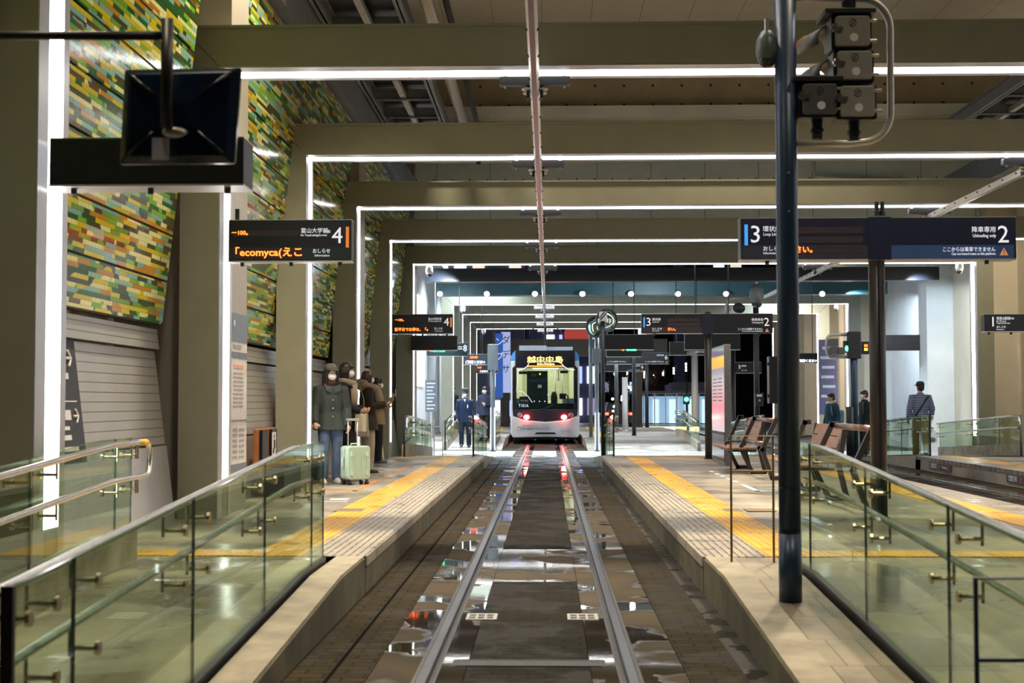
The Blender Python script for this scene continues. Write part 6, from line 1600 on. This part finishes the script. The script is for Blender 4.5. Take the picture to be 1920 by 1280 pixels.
MB().add([(-0.19, 0, 0.63), (0.19, 0, 0.60), (0.17, 0, 1.02), (-0.17, 0, 1.04), (-0.17, 0.08, 0.63), (0.17, 0.08, 0.60), (0.16, 0.05, 1.02), (-0.16, 0.05, 1.04)], [(0, 1, 2, 3), (7, 6, 5, 4), (0, 4, 5, 1), (1, 5, 6, 2), (2, 6, 7, 3), (3, 7, 4, 0)]).build('bag_body', canvas, tb, bevel=0.025)
MB().chain([(-0.09, 0.02, 1.02), (-0.07, 0.06, 1.25), (0.0, 0.12, 1.44), (0.08, 0.06, 1.25), (0.10, 0.02, 1.02)], 0.013, 8, ell=0.5).build('strap', canvas, tb, smooth=True)
ph = thing('mobile_phone', 'dark mobile phone held by the brown haired person', 'phone', (t.location.x + 0.37, t.location.y + 0.0, PZ + 1.16), 0)
MB().rbox(-0.06, 0.06, -0.035, 0.035, -0.004, 0.004, 0.008, 'z').build('case', M['black'], ph, bevel=0.002)
MB().box(-0.055, 0.055, -0.031, 0.031, 0.004, 0.005).build('screen', em('phone_screen', (0.5, 0.6, 0.9), 0.5), ph)
# 4 person hidden behind, with yellow umbrella and raised phone
g = G(707, 868, PZ)
J = pose(arm=[[(-0.185, 0, 1.38), (-0.22, 0.05, 1.12), (-0.10, 0.22, 1.12)], [(0.185, 0, 1.38), (0.22, 0.10, 1.13), (0.14, 0.28, 1.30)]], hand=[((0.3, 0.8, 0.2), (0.3, -0.2, 0.9), 0.7), ((-0.2, 0.5, 0.8), (-0.3, -0.8, 0.2), 0.7)])
t, hc, q, k = person('person', 'person in tan coat mostly hidden behind the beige scarf, holding a pale phone', (g.x, g.y, PZ), -PI / 2 + 0.3, 1.64, J, cloth('tan_coat', (0.27, 0.19, 0.10)), blackc, 'short', M['hair'], True, None, (0.05, 0.05, 0.055), hem=0.78, flare=1.1)
ph = thing('mobile_phone', 'pale mobile phone raised by the person in the tan coat', 'phone', (t.location.x + 0.36, t.location.y - 0.02, PZ + 1.36), 0.2)
MB().rbox(-0.006, 0.006, -0.038, 0.038, -0.07, 0.08, 0.005, 'x').build('case', pm('phone_pink', (0.75, 0.55, 0.45), 0.35), ph)
um = thing('umbrella', 'closed pale yellow umbrella resting on the platform behind the pale trousers', 'umbrella', G(720, 866, PZ), 0)
MB().chain([(0.0, 0, 0.0), (-0.02, 0, 0.08), (-0.10, 0, 0.62)], [0.007, 0.022, 0.038], 12).build('canopy', pm('umbrella_pale_yellow', (0.70, 0.70, 0.42), 0.5, 0, 0.08), um, smooth=True)
MB().chain([(-0.10, 0, 0.62), (-0.12, 0, 0.80), (-0.14, 0, 0.83), (-0.165, 0, 0.80)], 0.010, 8).build('handle', M['white'], um, smooth=True)
# 5 uniformed conductor
navy = cloth('navy_uniform', (0.010, 0.020, 0.055), 0.7)
yg = 43.6
g = P(872, 832, yg)
J = pose(turn=-0.35, leg=[[(-0.09, 0, 0.88), (-0.11, 0.05, 0.48), (-0.12, 0.0, 0.08)], [(0.09, 0, 0.88), (0.10, 0.12, 0.50), (0.10, 0.10, 0.10)]])
t, hc, q, k = person('person', 'uniformed person in navy coat, peaked cap and mask walking on the far left ramp', (g.x, yg, ramp_mid(yg)), PI, 1.74, J, navy, cloth('navy_trousers', (0.014, 0.018, 0.035)), 'short', M['hair'], True, (cloth('grey_green_cap', (0.07, 0.075, 0.07)), 'officer'), hem=0.74, flare=1.08, sleeve=1.08, vox=0.012)
ext(t, MB().box(-0.10, -0.07, 0.135, 0.15, 1.18, 1.28), k, 'badge', M['white'])
ext(t, MB().add([(-0.04, 0.12, 1.45), (0.04, 0.12, 1.45), (0.0, 0.14, 1.36)], [(0, 1, 2)]), k, 'shirt_front', M['white'], solid=0.01)
# 6 man behind the grey box post
yg = 46.0
g = P(909, 824, yg)
t, hc, q, k = person('person', 'person in dark navy jacket and mask holding a drink behind the grey box post', (g.x, yg, ramp_mid(yg)), PI - 0.3, 1.72, pose(arm=[[(-0.185, 0, 1.38), (-0.25, 0.02, 1.12), (-0.10, 0.24, 1.15)], [(0.185, 0, 1.38), (0.24, 0.0, 1.10), (0.22, 0.08, 0.88)]], hand=[((0.5, 0.8, 0.3), (0.4, -0.3, 0.6), 0.8), ((0, 0.2, -1), (-0.8, 0.3, 0), 0.5)]), cloth('ink_jacket', (0.025, 0.028, 0.055)), blackc, 'short', M['hair'], True, None, vox=0.012)
dk = thing('drink_cup', 'small tan cup held by the person behind the grey box post', 'cup', (t.location.x - 0.02 + 0.02, t.location.y - 0.33, ramp_mid(yg) + 1.16))
MB().rings([(0, 0, -0.05, 0.03, 0.03), (0, 0, 0.06, 0.04, 0.04)], 14).build('cup', pm('cup_tan', (0.5, 0.35, 0.18), 0.5), dk, smooth=True)
# 7 person mostly hidden by a far column
yg = 51.0
g = P(848, 815, yg)
t, hc, q, k = person('person', 'black clothed person half hidden by the far left column', (g.x, yg, PZ), PI + 0.6, 1.72, pose(), blackc, blackc, 'short', M['hair'], False, None, vox=0.014)
# 8 person with blue backpack at right
yg = 36.9
g = P(1560, 830, yg)
t, hc, q, k = person('person', 'person in blue jacket with pale scarf and light blue backpack, beyond the benches', (g.x, yg, 0.004), PI / 2 + 0.5, 1.66, pose(lean=0.04), cloth('teal_jacket', (0.018, 0.05, 0.085)), blackc, 'short', M['hair'], False, None, vox=0.012)
ext(t, MB().chain([(-0.09, 0.07, 1.46), (0.09, 0.07, 1.46), (0.10, -0.06, 1.49), (-0.10, -0.06, 1.49), (-0.09, 0.07, 1.46)], 0.045, 12), k, 'scarf', cloth('pale_scarf', (0.5, 0.5, 0.40)), smooth=True)
bl = cloth('light_blue_backpack', (0.10, 0.26, 0.40), 0.6)
ext(t, MB().rbox(-0.15, 0.15, -0.32, -0.13, 0.93, 1.28, 0.07, 'y', 5), k, 'backpack', bl, bevel=0.04)
for s in (-1, 1):
    ext(t, MB().chain([(s * 0.10, -0.14, 1.25), (s * 0.12, -0.06, 1.45), (s * 0.12, 0.12, 1.38), (s * 0.14, 0.10, 1.15), (s * 0.15, -0.12, 1.0)], 0.022, 8, ell=0.4), k, 'backpack_strap', bl, smooth=True)
# 9 person in black at the dark post
yg = 37.7
g = P(1622, 830, yg)
t, hc, q, k = person('person', 'black haired person in black jacket with white mask beside the dark sign post', (g.x, yg, 0.004), PI / 2 + 0.25, 1.74, pose(), cloth('black_jacket', (0.012, 0.018, 0.02)), blackc, 'short', M['hair'], True, None, vox=0.012)
ext(t, MB().chain([(-0.10, -0.14, 1.10), (-0.11, -0.10, 1.42), (-0.11, 0.10, 1.42), (-0.13, 0.12, 1.10)], 0.02, 8, ell=0.4), k, 'bag_strap', cloth('grey_strap', (0.08, 0.09, 0.09)), smooth=True)
# 10 man in striped puffer walking away at right
yg = 33.8
g = P(1727, 852, yg)
puff = ribbed('striped_puffer', (0.20, 0.24, 0.42), 0.055, 0.45, 0.0, 0.28)
J = pose(turn=0.25, arm=[[(-0.19, 0, 1.38), (-0.27, -0.02, 1.11), (-0.27, 0.06, 0.87)], [(0.19, 0, 1.38), (0.27, -0.03, 1.11), (0.26, 0.05, 0.86)]], leg=[[(-0.09, 0, 0.88), (-0.10, 0.08, 0.49), (-0.10, 0.06, 0.09)], [(0.09, 0, 0.88), (0.10, -0.02, 0.48), (0.10, -0.10, 0.10)]])
t, hc, q, k = person('person', 'person seen from behind in striped blue puffer jacket, brown cap and khaki trousers', (g.x, yg, ramp_far(yg)), 0.1, 1.72, J, puff, cloth('khaki_trousers', (0.33, 0.24, 0.11)), 'short', M['hair'], False, (cloth('brown_cap', (0.06, 0.045, 0.04)), 'cap'), hem=0.86, flare=1.02, sleeve=1.2, wide=1.15)
ext(t, MB().chain([(0.16, -0.13, 1.42), (0.0, -0.155, 1.20), (-0.17, -0.13, 0.95)], 0.018, 8, ell=0.4), k, 'shoulder_strap', M['black'], smooth=True)
ext(t, MB().rings([(0, -0.005, 0.845, 0.172, 0.13), (0, -0.005, 0.875, 0.172, 0.13)], 18), k, 'belt', cloth('belt_brown', (0.10, 0.06, 0.03)))
pb_ = thing('plastic_bag', 'clear plastic shopping bag carried by the person in the striped puffer jacket', 'bag', (t.location.x + 0.29, t.location.y + 0.06, ramp_far(yg) + 0.30))
MB().rings([(0, 0, 0.0, 0.09, 0.06), (0, 0, 0.05, 0.12, 0.08), (0.0, 0, 0.25, 0.11, 0.07), (-0.01, 0, 0.34, 0.05, 0.03)], 14).build('bag_body', glass('plastic_film', (0.85, 0.85, 0.82), 0.25), pb_, smooth=True)
MB().ball((0.01, 0, 0.09), 1, (0.07, 0.05, 0.06)).build('contents', cloth('bag_contents', (0.45, 0.42, 0.34)), pb_, smooth=True)
MB().chain([(-0.03, 0, 0.34), (-0.03, 0, 0.46), (0.0, 0, 0.50)], 0.008, 6).build('bag_handle', M['mask'], pb_)

# ------------------------------------------------------------------ night city behind the station
def building(name, label, x0, x1, y, h, mat, nx, nz, lit, frac=0.4, zb=0.0, depth=8):
    t = thing(name, label, 'building', ((x0 + x1) / 2, y, 0))
    MB().box(x0, x1, y, y + depth, 0, h).build('wall', mat, t, world=True)
    rng = random.Random(int(abs(x0) * 7 + y))
    dx, dz = (x1 - x0) / nx, (h - zb) / nz
    for i in range(nx):
        for j in range(nz):
            if rng.random() > frac: continue
            MB().box(x0 + dx * (i + 0.18), x0 + dx * (i + 0.82), y - 0.06, y - 0.01, zb + dz * (j + 0.25), zb + dz * (j + 0.78)).build('window', lit[rng.randrange(len(lit))], t, world=True)
    return t
dkwall = pm('night_wall', (0.03, 0.032, 0.04), 0.7)
wl = [em('window_cool', (0.7, 0.85, 1.0), 1.2), em('window_warm', (1.0, 0.8, 0.55), 0.9), em('window_dim', (0.35, 0.4, 0.6), 0.5)]
building('shop_building', 'bright shop front building far behind the left side of the tram', -9.0, -1.5, 96, 12, pm('shop_wall', (0.5, 0.52, 0.62), 0.6), 6, 6, [em('shop_white', (0.85, 0.9, 1.0), 2.2), em('shop_blue', (0.40, 0.5, 1.0), 1.3), em('shop_warm', (1.0, 0.75, 0.6), 1.1)], 0.7)
building('shop_building', 'pale blue and red lit shop building directly behind the tram', -1.2, 3.6, 98, 11, pm('shop_wall_blue', (0.25, 0.27, 0.45), 0.6), 5, 5, [em('shop_blue', (0.40, 0.5, 1.0), 1.3), em('shop_white', (0.85, 0.9, 1.0), 2.2), em('shop_purple', (0.42, 0.35, 0.65), 0.7)], 0.75)
t = thing('shop_sign', 'large round red sign panel high behind the tram roof', 'shop sign', P(1082, 628, 97.0))
MB().ball((0, 0, 0), 0.9, (1, 0.08, 1)).build('red_disc', em('red_sign', (0.7, 0.10, 0.08), 0.5), t, smooth=True)
MB().box(-1.0, 1.0, 0.1, 0.9, -1.0, 0.95).build('panel', pm('sign_back_grey', (0.2, 0.2, 0.24), 0.5), t)
building('office_block', 'dark office block with a few lit windows far right behind the kiosk', 13.5, 26, 130, 22, dkwall, 8, 9, wl, 0.22)
building('office_block', 'dark office block behind the bare trees and street lights', 1.5, 13.4, 150, 20, dkwall, 9, 10, wl, 0.16)
# banners
for px0, px1, py0, py1, Y, mat, lb, txt in ((929, 943, 625, 745, 72.0, em('banner_blue', (0.04, 0.14, 0.55), 0.55), 'tall blue vertical banner with white characters left of the tram', 'ンプ'), (940, 957, 622, 736, 73.0, em('banner_white', (0.45, 0.52, 0.85), 0.75), 'tall pale blue vertical banner with dark characters left of the tram', 'ダデサ')):
    a, b_ = P(px0, py1, Y), P(px1, py0, Y)
    t = thing('shop_banner', lb, 'banner', (a.x, Y, a.z))
    MB().box(0, b_.x - a.x, 0, 0.03, 0, b_.z - a.z).build('cloth', mat, t)
    for i, ch in enumerate(txt):
        text(ch, 0.48, ((b_.x - a.x) / 2, -0.01, (b_.z - a.z) - 0.45 - i * 0.75), M['signwhite'] if 'blue vertical banner with white' in lb else pm('ink_dark', (0.01, 0.01, 0.02), 0.5), t, 'CENTER')
    MB().cyl((-0.04, 0.015, -(a.z)), (-0.04, 0.015, b_.z - a.z + 0.1), 0.02, n=8).build('banner_pole', M['galv'], t)
# glass tram shelter, lit
a, b_ = P(1186, 800, 88.0), P(1352, 736, 88.0)
t = thing('glass_shelter', 'low glass pavilion glowing white behind the far island', 'shelter', (a.x, 88, 0))
MB().box(0, b_.x - a.x, 0.0, 4.0, b_.z - 0.05, b_.z + 0.12).build('roof', pm('shelter_roof', (0.5, 0.5, 0.58), 0.5), t)
for i in range(9):
    x = (b_.x - a.x) * i / 8
    MB().box(x - 0.03, x + 0.03, -0.02, 0.05, 0, b_.z - 0.05).build('mullion', M['silver'], t)
for i in range(8):
    x0 = (b_.x - a.x) * i / 8; x1 = (b_.x - a.x) * (i + 1) / 8
    MB().box(x0 + 0.03, x1 - 0.03, 0.0, 0.02, 0.05, b_.z - 0.05).build('glass_pane', glass('shelter_glass', (0.75, 0.85, 0.9), 0.05), t)
MB().box(0.2, b_.x - a.x - 0.2, 3.0, 3.05, 0.1, b_.z - 0.2).build('back_wall', em('shelter_glow', (0.62, 0.75, 0.90), 0.55), t)
for i in range(5):
    MB().box(0.4 + i * 1.05, 0.8 + i * 1.05, 2.6, 2.65, 0.1, b_.z - 0.4).build('lit_panel', em('shelter_lit', (0.85, 0.93, 1.0), 1.5), t)
tag(MB().box(P(1258, 690, 92).x, P(1345, 690, 92).x, 92, 97, P(0, 736, 92).z, P(0, 722, 92).z).box(P(1265, 690, 92).x, P(1345, 690, 92).x, 92.2, 97, P(0, 722, 92).z, P(0, 718, 92).z).build('pavilion_roof', pm('pale_roof', (0.42, 0.42, 0.50), 0.5)), 'pale stepped roof above the glass pavilion at its right', 'roof')
# string-like street lights
for i, (px, py0, py1) in enumerate(((1195, 696, 706), (1208, 694, 708), (1226, 697, 709), (1243, 691, 704), (1263, 687, 701), (1286, 678, 696), (1176, 696, 706), (1152, 698, 704))):
    Y = 100 + i
    lb = 'vertical white street light cluster in the dark, %s' % ('fourth', 'fifth', 'sixth', 'seventh', 'eighth', 'rightmost of the row', 'third', 'leftmost of the row')[i]
    if 'row' not in lb: lb += ' from the left' if i != 6 else ' from the left, above the brown post'
    zt, zb_ = P(px, py0, Y).z, P(px, py1, Y).z
    x = P(px, py0, Y).x
    t = thing('street_light', lb, 'street light', (x, Y, 0.0), group='street lights behind the far island')
    MB().cyl((0.12, 0, 0), (0.12, 0, zt + 0.2), 0.05, n=8).build('mast', M['dark'], t)
    for j in range(3):
        z0 = zb_ + (zt - zb_) * j / 3
        MB().cyl((0, 0, z0), (0.0, 0, z0 + (zt - zb_) * 0.22), 0.06, n=8).box(-0.02, 0.13, -0.02, 0.02, z0 - 0.01, z0).build('lamp_tube', em('street_white', (1.0, 0.95, 0.85), 6.0), t)
# bare trees
def tree(label, x, y, h, seed, n=46, twig=True):
    rng = random.Random(seed)
    t = thing('bare_tree', label, 'tree', (x, y, 0))
    m = MB()
    m.chain([(0, 0, 0), (0.05, 0, h * 0.3), (-0.03, 0.05, h * 0.6)], [0.14, 0.11, 0.07], 8)
    for i in range(n):
        z = h * (0.3 + 0.35 * rng.random())
        a = rng.random() * 2 * PI
        L_ = h * (0.25 + 0.3 * rng.random())
        p0 = Vector((0, 0, z)); d = Vector((math.cos(a), math.sin(a), 0.9)).normalized()
        p1 = p0 + d * L_ * 0.5 + Vector((0, 0, 0.1)); p2 = p1 + (d + Vector((rng.uniform(-.4, .4), rng.uniform(-.4, .4), 0.3))) * L_ * 0.45
        m.chain([p0, p1, p2], [0.035, 0.02, 0.007], 5)
        for k_ in range(3):
            q0 = p0.lerp(p1, 0.5 + 0.25 * k_); q1 = q0 + Vector((rng.uniform(-1, 1), rng.uniform(-1, 1), rng.uniform(0.1, 1))).normalized() * L_ * 0.3
            m.chain([q0, q1], [0.014, 0.005], 4)
    m.build('trunk_and_branches', pm('bark', (0.16, 0.10, 0.06), 0.8, 0, 0.3), t)
tree('bare orange lit tree behind the glass pavilion, right of sign 6', P(1228, 750, 101).x, 101.5, 5.4, 3)
tree('bare tree behind the grey posts, left of the brown post', P(1158, 750, 95).x, 95, 4.6, 5)
for px, lb in ((1160, 'dark car with glowing lights parked beyond the far island'),):
    x = P(px, 780, 78).x
    t = thing('parked_car', lb, 'car', (x, 78, 0.02))
    MB().prism([(-0.85, 0.25), (0.85, 0.25), (0.88, 0.8), (0.70, 0.95), (0.55, 1.42), (-0.55, 1.42), (-0.70, 0.95), (-0.88, 0.8)], 0, 4.0).build('body', pm('car_dark', (0.03, 0.01, 0.012), 0.25), t, bevel=0.05)
    MB().prism([(-0.58, 0.96), (0.58, 0.96), (0.48, 1.36), (-0.48, 1.36)], -0.015, 0.0).build('rear_window', M['black'], t)
    for s in (-1, 1):
        MB().box(s * 0.68 - 0.13, s * 0.68 + 0.13, -0.03, 0.0, 0.72, 0.86).build('tail_light', em('car_tail', (1.0, 0.08, 0.05), 6), t)
        for y in (0.7, 3.2): MB().cyl((s * 0.75, y, 0.3), (s * 0.88, y, 0.3), 0.30, n=18).build('wheel', M['black'], t)
t = thing('traffic_light', 'green traffic light on a slim post left of the pale pillar', 'traffic light', (P(1287, 790, 74).x, 74, 0.02))
MB().cyl((0.03, 0.1, 0), (0.03, 0.1, P(0, 716, 74).z), 0.05, n=8).build('post', M['dark'], t)
zc = P(0, 749, 74).z
MB().box(-0.16, 0.16, -0.1, 0.1, zc - 0.3, zc + 0.2).build('case', M['dark'], t)
MB().ball((0, -0.12, zc - 0.05), 0.12).build('green_lamp', em('signal_green', (0.05, 1.0, 0.5), 9.0), t, smooth=True)
# scattered bright lights of the plaza
rng = random.Random(11)
for i in range(12):
    px = 1148 + rng.random() * 40; py = 722 + rng.random() * 50
    p = P(px, py, 73.5 + rng.random() * 3)
    t = thing('plaza_light', 'tiny glowing plaza light between the grey posts right of the tram', 'light', (p.x, p.y, 0.02), group='plaza lights between the grey posts')
    MB().cyl((0, 0, 0), (0, 0, p.z - 0.02), 0.018, n=6).build('stake', M['dark'], t)
    MB().ball((0, 0, p.z), 0.07, n=8, m=6).build('globe', em('plaza_white', (0.9, 0.95, 1.0), 7.0), t, smooth=True)
for i in range(10):
    p = P(1205 + i * 11 + rng.random() * 6, 793, 70)
    t = thing('ground_light', 'small warm ground light along the kerb below the glass pavilion', 'light', (p.x, p.y, 0.02), group='ground lights below the pavilion')
    MB().box(-0.12, 0.12, -0.05, 0.05, 0.0, 0.22).build('housing', em('ground_warm', (1.0, 0.72, 0.30), 5.0), t)
